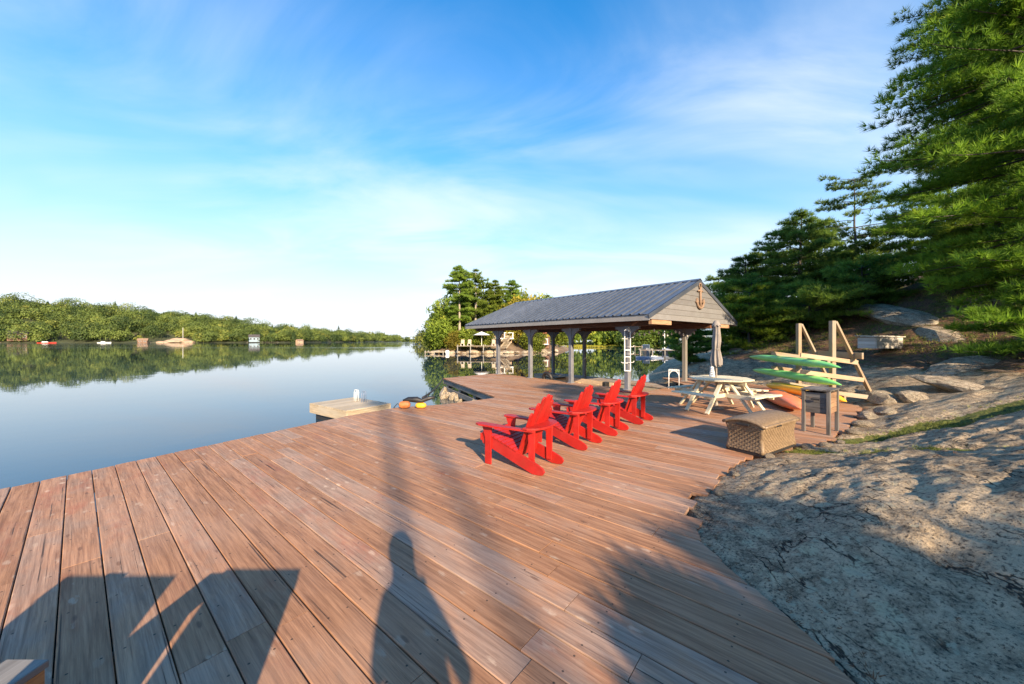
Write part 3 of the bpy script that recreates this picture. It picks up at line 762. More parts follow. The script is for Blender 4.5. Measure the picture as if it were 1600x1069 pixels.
for t in (0, 2.43, 4.9, 7.15):
    beam('tie_beam', B(t, -.45, BEAMZ + .16), B(t, E1 - .25, BEAMZ + .16), .09, .14, M['beam'], bh)
beam('eave_beam', B(RT0 + .1, E1 - .42, BEAMZ + .02), B(RT1 - .1, E1 - .42, BEAMZ + .02), .10, .16, M['beam'], bh)
beam('lookout', B(RT0 + .06, -.42, BEAMZ + .0), B(RT0 + .06, .75, BEAMZ + .0), .10, .15, M['rafter'], bh)
beam('lookout', B(RT0 + .06, 4.2, BEAMZ + .0), B(RT0 + .06, 5.35, BEAMZ + .0), .10, .15, M['rafter'], bh)
slope = (AZ - EZ) / (WC - E0)
for t in np.arange(RT0 + .35, RT1 - .2, .61):
    for a, b in ((E0, WC), (E1, WC)):
        beam('rafter', B(t, a + (.03 if a == E0 else -.03), EZ - .10), B(t, b, AZ - .10), .04, .12, M['beam'], bh)
# soffit boards under the metal
for k in range(11):
    f = (k + .5) / 11
    for a, b in ((E0, WC), (E1, WC)):
        w0 = a + (b - a) * f
        p = B(RT0 + .08, w0, EZ + (AZ - EZ) * f - .030)
        o = beam('sheathing_board', p, p + Vector((RT1 - RT0 - .16, 0, 0)), .318 , .018, M['beam'], bh, up=(0, (1 if a == E0 else -1) * math.sin(math.atan(slope)), math.cos(math.atan(slope))))
# metal panels, each with raised ribs
npan = 11; pw = (RT1 - RT0) / npan
def panel_mesh(wid):
    L = math.hypot(WC - E0 + .06, (AZ - EZ) * (WC - E0 + .06) / (WC - E0))
    prof = []
    nr = 3
    for r in range(nr):
        x = wid * r / nr
        prof += [(x, 0), (x + .016, .042), (x + .052, .042), (x + .068, 0), (x + wid / nr * .5, 0), (x + wid / nr * .5 + .012, .006), (x + wid / nr * .5 + .03, .006), (x + wid / nr * .5 + .042, 0)]
    prof.append((wid, 0))
    n = len(prof)
    vs_ = [(x, 0, z) for x, z in prof] + [(x, L, z) for x, z in prof] + [(x, 0, z - .004) for x, z in prof] + [(x, L, z - .004) for x, z in prof]
    fs = [(i, i + 1, n + i + 1, n + i) for i in range(n - 1)] + [(2 * n + i, 3 * n + i, 3 * n + i + 1, 2 * n + i + 1) for i in range(n - 1)]
    fs += [(i, 2 * n + i, 2 * n + i + 1, i + 1) for i in range(n - 1)] + [(n + i, n + i + 1, 3 * n + i + 1, 3 * n + i) for i in range(n - 1)]
    me = bpy.data.meshes.new('roof_panel'); me.from_pydata(vs_, [], fs); me.update(); me.materials.append(M['roof'])
    return me
pm_ = panel_mesh(pw - .0015)
for side in (0, 1):
    for k in range(npan):
        o = link('roof_panel', pm_, None, bh)
        ang = math.atan(slope)
        if side == 0:   # near slope: local y of the mesh runs up the slope = -Y of the boathouse frame
            x = Vector((-1, 0, 0)); y = Vector((0, -math.cos(ang), math.sin(ang))); org = B(RT0 + (k + 1) * pw, E0 - .06, EZ - .06 * slope)
        else:
            x = Vector((1, 0, 0)); y = Vector((0, math.cos(ang), math.sin(ang))); org = B(RT0 + k * pw, E1 + .06, EZ - .06 * slope)
        z = x.cross(y)
        m = Matrix((x, y, z)).transposed().to_4x4(); m.translation = org + z * .004
        o.matrix_local = m
rc = MB()
rc.prism([(-.16, -.062), (0, .012), (.16, -.062), (.16, -.056), (0, .022), (-.16, -.056)], RT1 - RT0 + .06, Matrix.Translation(B((RT0 + RT1) / 2, WC, AZ + .022)) @ Matrix.Rotation(R(90), 4, 'Z') @ Matrix.Rotation(R(90), 4, 'X'))
rc.build('ridge_cap', M['roof'], bh)
beam('fascia', B(RT0 - .03, E0 - .012, EZ - .115), B(RT1 + .03, E0 - .012, EZ - .115), .028, .17, M['fascia'], bh)
beam('fascia', B(RT0 - .03, E1 + .012, EZ - .115), B(RT1 + .03, E1 + .012, EZ - .115), .028, .17, M['fascia'], bh)
for t, sg in ((RT0, -1), (RT1, 1)):
    for a in (E0, E1):
        ex = -.05 if a == E0 else .05
        beam('barge_board', B(t + sg * .024, a + ex, EZ - .075 - abs(ex) * slope), B(t + sg * .024, WC, AZ - .075), .03, .13, M['roof'], bh)
# gable siding, board by board
GB = 2.24; nb = 8; gh = (AZ - .06 - GB) / nb
for t, sg in ((RT0, -1), (RT1, 1)):
    for k in range(nb):
        z0, z1 = GB + k * gh, GB + (k + 1) * gh - .004
        def half(z): return max(.02, (AZ - .07 - z) / slope) if z > EZ - .12 else (WC - E0)
        h0, h1 = min(half(z0), WC - E0 - .0), min(half(z1), WC - E0 - .0)
        # clapboard: lower edge stands out
        x0, x1 = t + sg * .016, t + sg * .003
        vs_ = [(x0, -(WC - h0), z0), (x0, -(WC + h0), z0), (x1, -(WC + h1), z1), (x1, -(WC - h1), z1), (t - sg * .012, -(WC - h0), z0), (t - sg * .012, -(WC + h0), z0), (t - sg * .012, -(WC + h1), z1), (t - sg * .012, -(WC - h1), z1)]
        mb = MB().add(vs_, [(0, 1, 2, 3), (7, 6, 5, 4), (0, 4, 5, 1), (1, 5, 6, 2), (2, 6, 7, 3), (3, 7, 4, 0)])
        me = mb.mesh('siding_board')
        o = link('siding_board', me, None, bh); me.materials.append(MAT_S := M['siding'])
# anchor hung on the gable
an = thing('anchor', 'rope-wrapped tan anchor hung on the grey gable', 'anchor', (0, 0, 0), 0)
an.matrix_world = bh.matrix_basis @ Matrix.Translation(B(RT0 - .05, WC - .05, 2.72)) @ Matrix.Rotation(R(-90), 4, 'Z')
ring = [(0.085 * math.cos(a), 0, .80 + .085 * math.sin(a)) for a in np.linspace(0, 2 * PI, 18, endpoint=False)]
MB().tube(ring, .022, 8, True).build('ring', M['rope'], an, True)
MB().tube([(0, 0, .72), (0, 0, .4), (0, 0, .05)], [.036, .042, .05], 10).build('shank', M['rope'], an, True)
MB().tube([(-.19, 0, .60), (-.1, 0, .62), (.1, 0, .62), (.19, 0, .60)], [.026, .033, .033, .026], 8).build('stock', M['rope'], an, True)
arc = [(.26 * math.sin(a), 0, .28 - .26 * math.cos(a)) for a in np.linspace(-1.35, 1.35, 15)]
MB().tube(arc, [.03 + .018 * math.cos(a * 1.1) for a in np.linspace(-1.35, 1.35, 15)], 8).build('arms', M['rope'], an, True)
for s in (-1, 1):
    MB().prism([(s * .25, .36), (s * .33, .20), (s * .17, .22)], .05, Matrix.Rotation(R(90), 4, 'X')).build('fluke', M['rope'], an)

# white ladder hanging on the corner post
ld = thing('hanging_ladder', 'narrow white ladder with hooks hung on the boathouse corner post', 'ladder')
ld.matrix_world = bh.matrix_basis @ Matrix.Translation(B(0, 0, 0))
pl = Vector((-.10, .10, 0))     # out of the post corner facing the camera
ax = Vector((math.cos(R(-45)), math.sin(R(-45)), 0)).cross(Vector((0, 0, 1))).normalized()
cdir = (bh.matrix_basis.to_3x3().inverted() @ Vector((-3.77, -11.7, 0)).normalized())
ax = cdir.cross(Vector((0, 0, 1))).normalized(); ctr = cdir * .125
for s in (-1, 1):
    MB().bar(ctr + ax * s * .088 + Vector((0, 0, .62)), ctr + ax * s * .088 + Vector((0, 0, 1.96)), .024, .024).build('rail', M['white'], ld)
for z in (.63, 1.08, 1.30, 1.95):
    MB().bar(ctr + ax * -.088 + Vector((0, 0, z)), ctr + ax * .088 + Vector((0, 0, z)), .022, .03).build('rung', M['white'], ld)
for z, s in ((1.70, -1), (1.66, 1), (1.40, -1), (1.17, -1), (.90, -1), (.88, 1)):
    c0 = ctr + cdir * .02 + ax * s * .10 + Vector((0, 0, z))
    MB().tube([c0 - ax * s * .12, c0, c0 + ax * s * .08 + Vector((0, 0, .01)), c0 + ax * s * .10 + Vector((0, 0, .055))], .009, 6).build('hook', M['white'], ld, True)

# string lights under the gable beam
sl = thing('string_lights', 'string of small pale bulbs looped under the gable beam', 'lights')
sl.matrix_world = bh.matrix_basis
pts = []
for i in range(49):
    f = i / 48; pts.append(B(-.12, -.2 + 4.9 * f, 2.03 - .16 * abs(math.sin(f * PI * 3))))
MB().tube(pts, .006, 5).build('wire', M['blackbase'], sl)
for i in range(1, 49, 3):
    p = pts[i]
    MB().lathe([(.004, -.115), (.026, -.095), (.033, -.065), (.022, -.035), (.014, -.01), (.012, .0)], 8, p).build('bulb', M['bulb'], sl, True)

# ------------------------------------------------------------------ red chairs
def adirondack(name, mat, label, group):
    c = thing(name, label, 'chair', group=group)
    def side(poly, x, th, nm):
        m = Matrix.Translation((x, 0, 0)) @ Matrix(((0, 0, 1, 0), (1, 0, 0, 0), (0, 1, 0, 0), (0, 0, 0, 1)))
        return MB().prism(poly, th, m).build(nm, mat, c, bevel=.003)
    run = [(.06, 0), (.14, .0), (.90, .25), (.925, .30), (.90, .385), (.82, .385), (.20, .175), (.06, .125), (-.01, .09), (-.03, .05), (-.005, .012)]
    for s in (-1, 1):
        side(run, s * .245, .024, 'runner')
        side([(.75, 0), (.845, 0), (.845, .33), (.87, .42), (.90, .505), (.735, .505), (.75, .40)], s * .270, .024, 'front_leg')
        side([(.13, .05), (.205, .05), (.215, .505), (.12, .505)], s * .218, .024, 'rear_leg')
        arm = [(s * .235, .10), (s * .300, .10), (s * .335, .40), (s * .375, .70), (s * .378, .88), (s * .35, .945), (s * .285, .955), (s * .245, .92), (s * .238, .70), (s * .245, .40)]
        MB().prism(arm if s > 0 else arm[::-1], .022, Matrix.Translation((0, 0, .517))).build('armrest', mat, c, bevel=.003)
    for k in range(9):
        y = .385 + k * .061; z = .385 - (.84 - y) * .335 + .012 if y < .84 else .395
        MB().box((0, y, z), (.535, .052, .02), Matrix.Rotation(R(18 if y < .84 else -12), 3, 'X')).build('seat_slat', mat, c, bevel=.003)
    MB().box((0, .925, .335), (.535, .022, .09)).build('front_apron', mat, c, bevel=.003)
    plate = [(-.325, .235), (-.325, .17)] + [(-.30 * math.cos(a), .14 - .13 * math.sin(a)) for a in np.linspace(.15, PI - .15, 11)] + [(.325, .17), (.325, .235)]
    MB().prism(plate, .024, Matrix.Translation((0, 0, .541))).build('back_plate', mat, c, bevel=.003)
    MB().box((0, .375, .19), (.46, .03, .09), Matrix.Rotation(R(20), 3, 'X')).build('back_rail', mat, c, bevel=.003)
    ang = math.atan2(.33, .78)
    n = 7
    for k in range(n):
        u = (k - 3) / 3.0
        L = .84 * (1 - .27 * abs(u)**2.0)
        xb, xt = u * .19, u * .262
        hw0, hw1 = .029, .0425
        x_at = lambda q: xb + (xt - xb) * q / .84
        w_at = lambda q: hw0 + (hw1 - hw0) * q / .84
        poly = [(x_at(0) - w_at(0), 0), (x_at(0) + w_at(0), 0)]
        xl = x_at(L - .045)
        for a in np.linspace(0, PI, 7):
            poly.append((xl + w_at(L) * math.cos(a) * .985, L - .045 + .045 * math.sin(a)))
        bow = -.012 * (1 - u * u)
        m = Matrix.Translation((0, .385 + bow, .16)) @ Matrix.Rotation(PI / 2 + ang, 4, 'X')
        MB().prism([(q0 * .0 + (px_ - (x_at(py_))) * .93 + x_at(py_), py_) for px_, py_ in poly for q0 in (0,)], .019, m).build('back_slat', mat, c, bevel=.0025)
    return c
ch0 = adirondack('adirondack_chair', M['red'], 'red Adirondack chair nearest the open deck, first of the four', 'red chairs facing the lake')
spots = [(.50, 4.42, -55), (1.22, 5.38, -51), (1.89, 6.17, -51), (2.63, 6.98, -48)]
labs = ['foremost red slatted Adirondack chair, seen whole, at the open-deck end of the row',
        'second red Adirondack chair in the row, just behind the foremost one',
        'third red Adirondack chair in the row, before the one by the picnic table',
        'farthest red Adirondack chair in the row, sunlit, closest to the boathouse post']
for i, (x, y, a) in enumerate(spots):
    o = ch0 if i == 0 else copy_tree(ch0)
    o.location = (x, y, .003); o.rotation_euler = (0, 0, R(-a)); o['label'] = labs[i]
def garden_chair(label, loc, rz, W, arms):
    c = thing('wooden_chair', label, 'chair', loc, rz)
    n = max(4, int(W / .11)); w = W / n
    for k in range(n):
        x = -W / 2 + (k + .5) * w
        beam('back_board', (x, .10, .36), (x, -.03, .97), w - .004, .02, M['oldwood'], c, up=(0, 1, 0))
    for z, y in ((.50, .058), (.90, -.027)): beam('back_rail', (-W / 2, y, z), (W / 2, y, z), .025, .07, M['oldwood'], c)
    for k in range(5): beam('seat_slat', (-W / 2 + .03, .14 + k * .105, .40 + .008 * k), (W / 2 - .03, .14 + k * .105, .40 + .008 * k), .095, .022, M['oldwood'], c)
    for s in (-1, 1):
        x = s * (W / 2 - .02)
        beam('front_leg', (x, .60, 0), (x, .60, .585 if arms else .38), .035, .07, M['chairwood'], c, up=(1, 0, 0))
        beam('rear_leg', (x, -.06, 0), (x, .10, .40), .035, .07, M['chairwood'], c, up=(1, 0, 0))
        beam('seat_rail', (x, .08, .36), (x, .62, .40), .03, .07, M['chairwood'], c)
        if arms:
            beam('armrest', (x, -.02, .612), (x, .775, .612), .13, .022, M['oldwood'], c)
            beam('arm_bearer', (x + s * .0, .0, .575), (x + s * .0, .77, .575), .118, .05, M['chairwood'], c)
    return c
garden_chair('weathered wooden chair whose brown-edged arm tip enters the lower corner', (-1.83, .32, .003), 0.0, .74, True)
garden_chair('weathered armless wooden chair out of frame, casting the second pointed shadow', (-.92, .34, .003), R(180), .52, False)

# ------------------------------------------------------------------ picnic table with closed umbrella
pt = thing('picnic_table', 'cream painted octagonal picnic table with attached benches', 'picnic table', (4.85, 8.35, 0.003), R(28))
pt.scale = (.93, .93, .98)
# top boards clipped to an octagon
RT_ = .72; ap = RT_ * math.cos(PI / 8)
nbd = 10; bw = 2 * ap / nbd
def octx(y):
    y = abs(y); s8 = RT_ * math.sin(PI / 8)
    return ap if y <= s8 else ap - (y - s8)
for k in range(nbd):
    y0, y1 = -ap + k * bw + .003, -ap + (k + 1) * bw - .003
    x0, x1 = octx(y0), octx(y1)
    MB().prism([(-x0, y0), (x0, y0), (x1, y1), (-x1, y1)], .036, Matrix.Translation((0, 0, .735))).build('top_board', M['cream'], pt, bevel=.004)
for q in range(4):
    rot = Matrix.Rotation(q * PI / 2, 4, 'Z')
    for j in (0, 1):
        r0 = .86 + j * .135
        hw = .40 + j * .10
        MB().prism([(-hw, -.062), (hw, -.062), (hw + .05, .062), (-hw - .05, .062)], .036, rot @ Matrix.Translation((0, r0 + .06, .435))).build('bench_board', M['cream'], pt, bevel=.004)
    for s in (-1, 1):
        p = lambda x, y, z: rot @ Vector((x, y, z))
        beam('leg', p(s * .26, .36, .715), p(s * .26, .93, .02), .038, .088, M['cream'], pt, up=(rot @ Vector((1, 0, 0))))
        beam('bench_support', p(s * .30, .28, .395), p(s * .30, 1.06, .395), .036, .085, M['cream'], pt)
beam('cross_brace', (-.62, 0, .69), (.62, 0, .69), .036, .07, M['cream'], pt)
beam('cross_brace', (0, -.62, .655), (0, .62, .655), .036, .07, M['cream'], pt)
um = thing('closed_umbrella', 'closed taupe patio umbrella standing through the picnic table', 'umbrella', (4.80, 8.42, .003))
MB().tube([(0, 0, .02), (0, 0, 1.0), (0, 0, 2.06)], .019, 10).build('pole', M['bronze'], um, True)
MB().lathe([(.16, 0), (.16, .03), (.05, .05), (.035, .16), (.035, .17)], 18).build('base', M['bronze'], um, True)
V_, F_ = [], []
SEG, NZ = 48, 22
for i in range(NZ):
    f = i / (NZ - 1); z = 2.03 - f * 1.02
    rad = np.interp(f, [0, .04, .12, .16, .45, .62, .7, .85, 1.0], [.02, .06, .080, .068, .084, .066, .082, .105, .098])
    for k in range(SEG):
        a = k * 2 * PI / SEG
        fold = 1 + (.05 + .26 * min(1, f * 1.5)) * math.cos(a * 8 + .6 * math.sin(f * 5)) + .08 * math.sin(a * 3 + f * 4)
        V_.append((rad * fold * math.cos(a) + .012 * math.sin(f * 6), rad * fold * math.sin(a), z + (.03 * math.cos(a * 8) if i == NZ - 1 else 0)))
for i in range(NZ - 1):
    for k in range(SEG): F_.append((i * SEG + k, i * SEG + (k + 1) % SEG, (i + 1) * SEG + (k + 1) % SEG, (i + 1) * SEG + k))
F_.append(tuple(range(SEG)))
MB().add(V_, F_).build('canopy', M['canopy'], um, True)
V_, F_ = [], []
for i in range(6):
    f = i / 5; rad = .025 + .075 * f; z = 2.075 - .13 * f**1.6
    for k in range(SEG):
        a = k * 2 * PI / SEG; V_.append((rad * (1 + .12 * f * math.cos(a * 8)) * math.cos(a), rad * (1 + .12 * f * math.cos(a * 8)) * math.sin(a), z - .02 * f * math.cos(a * 8)))
for i in range(5):
    for k in range(SEG): F_.append((i * SEG + k, i * SEG + (k + 1) % SEG, (i + 1) * SEG + (k + 1) % SEG, (i + 1) * SEG + k))
F_.append(tuple(range(SEG)))
MB().add(V_, F_).build('vent_cap', M['canopy'], um, True)
MB().tube([(.074 * math.cos(a), .074 * math.sin(a), 1.40) for a in np.linspace(0, 2 * PI, 14, endpoint=False)], .011, 6, True).build('strap', M['canopy'], um, True)
fg = thing('table_ornament', 'small white twisted ornament on the picnic table by the umbrella', 'ornament', (4.70, 8.42, .757))
MB().lathe([(.055, 0), (.06, .015), (.045, .03), (.04, .04)], 14).build('base', M['white'], fg, True)
for q in range(3):
    MB().tube([((.052 - .022 * f) * math.cos(f * 7 + q * 2.1), (.052 - .022 * f) * math.sin(f * 7 + q * 2.1), .03 + .15 * f) for f in np.linspace(0, 1, 14)], .014, 6).build('twist', M['white'], fg, True)
MB().lathe([(.012, .17), (.036, .185), (.042, .21), (.032, .235), (.01, .25)], 12).build('finial', M['white'], fg, True)

# white wire side table by the boathouse post
ws = thing('wire_stand', 'white metal stand with arched apron beside the boathouse post', 'stand', (5.42, 12.0, .003), R(-24))
ws.scale = (.82, .82, 1.0)
for sx in (-1, 1):
    for sy in (-1, 1):
        MB().tube([(sx * .19, sy * .19, 0), (sx * .185, sy * .185, .62)], .012, 8).build('leg', M['white'], ws, True)
for sy in (-1, 1):
    MB().tube([(.185 * math.cos(a), sy * .185, .40 + .2 * math.sin(a)) for a in np.linspace(0, PI, 12)], .010, 6).build('arch', M['white'], ws, True)
    MB().bar((-.2, sy * .185, .625), (.2, sy * .185, .625), .024, .02).build('top_rail', M['white'], ws)
    MB().bar((sy * .185, -.17, .627), (sy * .185, .17, .627), .024, .02).build('top_rail', M['white'], ws)
for k in range(5): MB().bar((-.15 + k * .075, -.175, .63), (-.15 + k * .075, .175, .63), .014, .01).build('top_slat', M['white'], ws)

# ------------------------------------------------------------------ wicker deck box
bx = thing('deck_box', 'brown woven resin storage box with domed lid on the deck edge', 'storage box', (3.73, 5.36, 0.003), math.atan2(.56, .90))
LX, LY, HB = 1.06, .52, .405
def bulge(u, z): return 0.028 * math.sin(PI * min(1, max(0, z / HB))) * -1 + 0.0
MB().box((0, 0, HB / 2 + .02), (LX - .07, LY - .07, HB - .03)).build('core', M['wallbrown'], bx)
MB().box((0, 0, .03), (LX - .03, LY - .03, .06)).build('plinth', M['blackbase'], bx, bevel=.006)
for sx in (-1, 1):
    for sy in (-1, 1):
        path = [(sx * (LX / 2 - .035 - .022 * math.sin(PI * f)), sy * (LY / 2 - .035 - .022 * math.sin(PI * f)), .03 + (HB - .03) * f) for f in np.linspace(0, 1, 9)]
        MB().tube(path, .034, 10).build('corner_post', M['wicker'], bx, True)
def weave_face(width, org, xd, outd, nm):
    # over-and-under straps: real strips with alternating depth
    nc, nr_ = int(width / .034), 12
    V_, F_ = [], []
    cw, rh = width / nc, (HB - .06) / nr_
    for r in range(nr_):
        for c_ in range(nc):
            over = (r + c_) % 2 == 0
            z0, z1 = .05 + r * rh, .05 + (r + 1) * rh
            x0, x1 = -width / 2 + c_ * cw, -width / 2 + (c_ + 1) * cw
            if over: x0 -= cw * .26; x1 += cw * .26; z0 += rh * .07; z1 -= rh * .07
            else: z0 -= rh * .2; z1 += rh * .2; x0 += cw * .10; x1 -= cw * .10
            n = len(V_)
            for j, (xx, dd) in enumerate(((x0, .0), ((x0 + x1) / 2, .0), (x1, .0))):
                for zz_i, zz in enumerate((z0, (z0 + z1) / 2, z1)):
                    mid = (j == 1) if over else (zz_i == 1)
                    d = (.015 if mid else .005) if over else (.011 if mid else .004)
                    d += -.022 * math.sin(PI * (zz - .03) / (HB - .03))
                    p = Vector(org) + Vector(xd) * xx + Vector(outd) * d + Vector((0, 0, zz)); V_.append(p)
            for j in range(2):
                for q in range(2): F_.append((n + j * 3 + q, n + j * 3 + 3 + q, n + j * 3 + 4 + q, n + j * 3 + 1 + q))
    o = MB().add(V_, F_).build(nm, M['wicker'], bx, True)
    o['kind'] = 'stuff'
weave_face(LX - .10, (0, -LY / 2 + .012, 0), (1, 0, 0), (0, -1, 0), 'woven_panel')
weave_face(LX - .10, (0, LY / 2 - .012, 0), (-1, 0, 0), (0, 1, 0), 'woven_panel')
weave_face(LY - .10, (-LX / 2 + .012, 0, 0), (0, -1, 0), (-1, 0, 0), 'woven_panel')
weave_face(LY - .10, (LX / 2 - .012, 0, 0), (0, 1, 0), (1, 0, 0), 'woven_panel')
V_, F_ = [], []
NXL, NYL = 60, 28
def lidz(x, y):
    u, v = 2 * x / (LX + .03), 2 * y / (LY + .03)
    return HB + .03 + .075 * (1 - v * v) * (1 - .15 * u * u)
for i in range(NXL + 1):
    for j in range(NYL + 1):
        x = -LX / 2 - .01 + (LX + .02) * i / NXL; y = -LY / 2 - .01 + (LY + .02) * j / NYL
        e = min(i, NXL - i, j, NYL - j)
        V_.append((x, y, lidz(x, y) + (.0065 if (i + j) % 2 == 0 and e > 1 else 0) - (.012 if e == 0 else 0)))
W1 = NYL + 1
for i in range(NXL):
    for j in range(NYL): F_.append((i * W1 + j, (i + 1) * W1 + j, (i + 1) * W1 + j + 1, i * W1 + j + 1))
MB().add(V_, F_).build('lid', M['wicker'], bx, True)
for sx in (-1, 1):
    arc_ = [(-LY / 2 + .01, HB - .03)] + [(LY / 2 - .01, HB - .03)] + [(y, lidz(sx * LX / 2, y) - .012) for y in np.linspace(LY / 2 - .01, -LY / 2 + .01, 11)]
    MB().prism(arc_ if sx > 0 else arc_[::-1], .02, Matrix(((0, 0, 1, sx * (LX / 2 - .02)), (1, 0, 0, 0), (0, 1, 0, 0), (0, 0, 0, 1)))).build('lid_end', M['wicker'], bx)
rimp = [(-LX / 2 - .012, -LY / 2 - .012), (LX / 2 + .012, -LY / 2 - .012), (LX / 2 + .012, LY / 2 + .012), (-LX / 2 - .012, LY / 2 + .012)]
for i in range(4):
    a, b = rimp[i], rimp[(i + 1) % 4]
    n_ = 13
    path = [(a[0] + (b[0] - a[0]) * q / (n_ - 1), a[1] + (b[1] - a[1]) * q / (n_ - 1), 0) for q in range(n_)]
    path = [(x, y, min(lidz(x, y), HB + .11) - .022) for x, y, _ in path]
    MB().tube(path, .021, 8).build('lid_rim', M['wicker'], bx, True)
MB().box((-LX / 2 - .028, 0, HB + .008), (.022, .17, .032)).build('handle', M['blackbase'], bx, bevel=.006)
MB().box((-.15, -LY / 2 - .026, HB - .004), (.15, .016, .024)).build('handle', M['blackbase'], bx, bevel=.005)

# ------------------------------------------------------------------ weathered cooler stand
cs_ = thing('cooler_stand', 'dark weathered wooden cooler box on four legs beside the deck box', 'cooler', (5.47, 6.36, .003), math.atan2(.31, .43))
CW, CD = .50, .34         # along local x (side face), along local y
for sx in (-1, 1):
    for sy in (-1, 1):
        beam('leg', (sx * CW / 2, sy * CD / 2, 0), (sx * CW / 2, sy * CD / 2, .735), .052, .052, M['standwood'], cs_, up=(0, 1, 0))
for k in range(4):
    z = .39 + k * .088
    for sx in (-1, 1):
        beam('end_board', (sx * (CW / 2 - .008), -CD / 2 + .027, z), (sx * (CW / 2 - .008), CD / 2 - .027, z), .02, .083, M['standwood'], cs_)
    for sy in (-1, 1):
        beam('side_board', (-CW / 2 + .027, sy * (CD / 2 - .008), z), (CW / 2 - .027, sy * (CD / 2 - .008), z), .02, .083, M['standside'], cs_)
MB().box((0, 0, .345), (CW - .06, CD - .06, .015)).build('bottom', M['standwood'], cs_)
for k in range(4):
    w = (CD + .07) / 4
    beam('lid_board', (-CW / 2 - .045, -CD / 2 - .035 + (k + .5) * w, .748), (CW / 2 + .045, -CD / 2 - .035 + (k + .5) * w, .748), w - .004, .022, M['standwood'], cs_)
MB().bar((-CW / 2 - .035, -.06, .585), (-CW / 2 - .035, .06, .585), .02, .026).build('handle', M['blackbase'], cs_)

# ------------------------------------------------------------------ kayak rack and kayaks
kr = thing('kayak_rack', 'lumber kayak rack of two braced frames with cantilever arms', 'rack')
kd = Vector((-.167, -.986, 0)); kp = Vector((.986, -.167, 0))
bases = [Vector((8.64, 10.8, 0)), Vector((8.34, 9.33, 0))]
for b in bases:
    top = b + Vector((0, 0, 2.12))
    beam('upright', b + Vector((0, 0, -.05)), top, .09, .14, M['rackwood'], kr, up=kd)
    foot = b + kp * .95; fz = gz1(foot.x, foot.y)
    beam('raking_brace', b + kp * .06 + Vector((0, 0, 2.10)), Vector((foot.x, foot.y, fz - .03)), .045, .12, M['rackwood'], kr, up=kd)
    for z in (1.10, .66, .22):
        off = kd * .075
        beam('arm', b - kp * .78 + off + Vector((0, 0, z + .13)), b + kp * (.52 + .30 * (1.1 - z)) + off + Vector((0, 0, z - .06)), .04, .11, M['rackwood'], kr)
        MB().prism([(0, 0), (.16, 0), (0, .16)], .03, Matrix.Translation(b - kp * .10 + off + Vector((0, 0, z - .13)))
                   @ Matrix(((-kp.x, 0, kd.x, 0), (-kp.y, 0, kd.y, 0), (0, 1, 0, 0), (0, 0, 0, 1)))).build('gusset', M['rackwood'], kr)
br0, br1 = bases[0] + kp * .48 - kd * .35 + Vector((0, 0, 1.22)), bases[1] + kp * .48 + kd * .3 + Vector((0, 0, 1.22))
beam('tie_board', br0, br1, .04, .16, M['rackwood'], kr)
beam('tie_board', bases[0] - kd * .4 + kp * .03 + Vector((0, 0, .15)), bases[1] + kd * .4 + kp * .03 + Vector((0, 0, .15)), .04, .14, M['rackwood'], kr)
def kayak(name, label, p0, p1, z0, z1, mat, beam_w=.62, depth=.26, roll=0.0, pit=False):
    p0, p1 = Vector((*p0, z0)), Vector((*p1, z1)); L = (p1 - p0).length
    k = thing(name, label, 'kayak', group='kayaks stored at the rack')
    x = (p1 - p0).normalized(); y = Vector((0, 0, 1)).cross(x).normalized(); z = x.cross(y)
    m = Matrix((x, y, z)).transposed().to_4x4() @ Matrix.Rotation(roll, 4, 'X'); m.translation = (p0 + p1) / 2
    k.matrix_world = m
    NS, SG = 33, 20
    V_, F_ = [], []
    for i in range(NS):
        u = -1 + 2 * i / (NS - 1); a = abs(u)
        w = beam_w / 2 * max(.02, (1 - a**3.6))**.85; rock = .02 * a**3
        dd = depth * (.55 + .45 * (1 - a**3)) * max(.10, (1 - a**9))
        for q in range(SG):
            an_ = 2 * PI * q / SG; cy, cz = math.cos(an_), math.sin(an_)
            yy = w * math.copysign(abs(cy)**.75, cy)
            zz = (dd * .55 * math.copysign(abs(cz)**.8, cz)) if cz < 0 else dd * .42 * cz
            V_.append((u * L / 2, yy, zz + rock))
    for i in range(NS - 1):
        for q in range(SG): F_.append((i * SG + q, i * SG + (q + 1) % SG, (i + 1) * SG + (q + 1) % SG, (i + 1) * SG + q))
    F_ += [tuple(range(SG - 1, -1, -1)), tuple((NS - 1) * SG + q for q in range(SG))]
    MB().add(V_, F_).build('hull', mat, k, True)
    if not pit: return k
    rimp_ = [(.05 + .44 * math.cos(a), .19 * math.sin(a), depth * .42 + .012 - .02 * abs(math.sin(a))) for a in np.linspace(0, 2 * PI, 22, endpoint=False)]
    MB().tube(rimp_, .017, 6, True).build('cockpit_rim', M['cockpit'], k, True)
    MB().prism([(p[0], p[1]) for p in rimp_], .02, Matrix.Translation((0, 0, depth * .42 - .005))).build('cockpit', M['cockpit'], k)
    for u in (-.46, .42):
        ww = beam_w / 2 * (1 - abs(u)**2.6)**.8
        MB().tube([(u * L / 2, -ww * .9, .05 + .02), (u * L / 2 + .05, 0, depth * .42 + .03), (u * L / 2, ww * .9, .05 + .02)], .008, 5).build('deck_line', M['blackrope'], k)
    return k
kayak('kayak', 'green kayak on the topmost arms of the rack', (8.30, 12.55), (7.72, 8.42), 1.06, .99, M['green'], .33, .19, roll=R(190))
kayak('kayak', 'green kayak on the middle arms of the rack, under another', (8.28, 12.35), (7.74, 8.42), .62, .58, M['green'], .33, .19, roll=R(190))
kayak('kayak', 'yellow kayak low on the rack above the coral one', (7.80, 11.0), (7.42, 7.95), .27, .27, M['yellow'], .46, .24, roll=R(180))
ck_ = kayak('kayak', 'faded coral kayak lying on the deck with a black strap', (7.25, 10.35), (6.25, 7.75), .15, .15, M['coral'], .56, .28, roll=R(180))
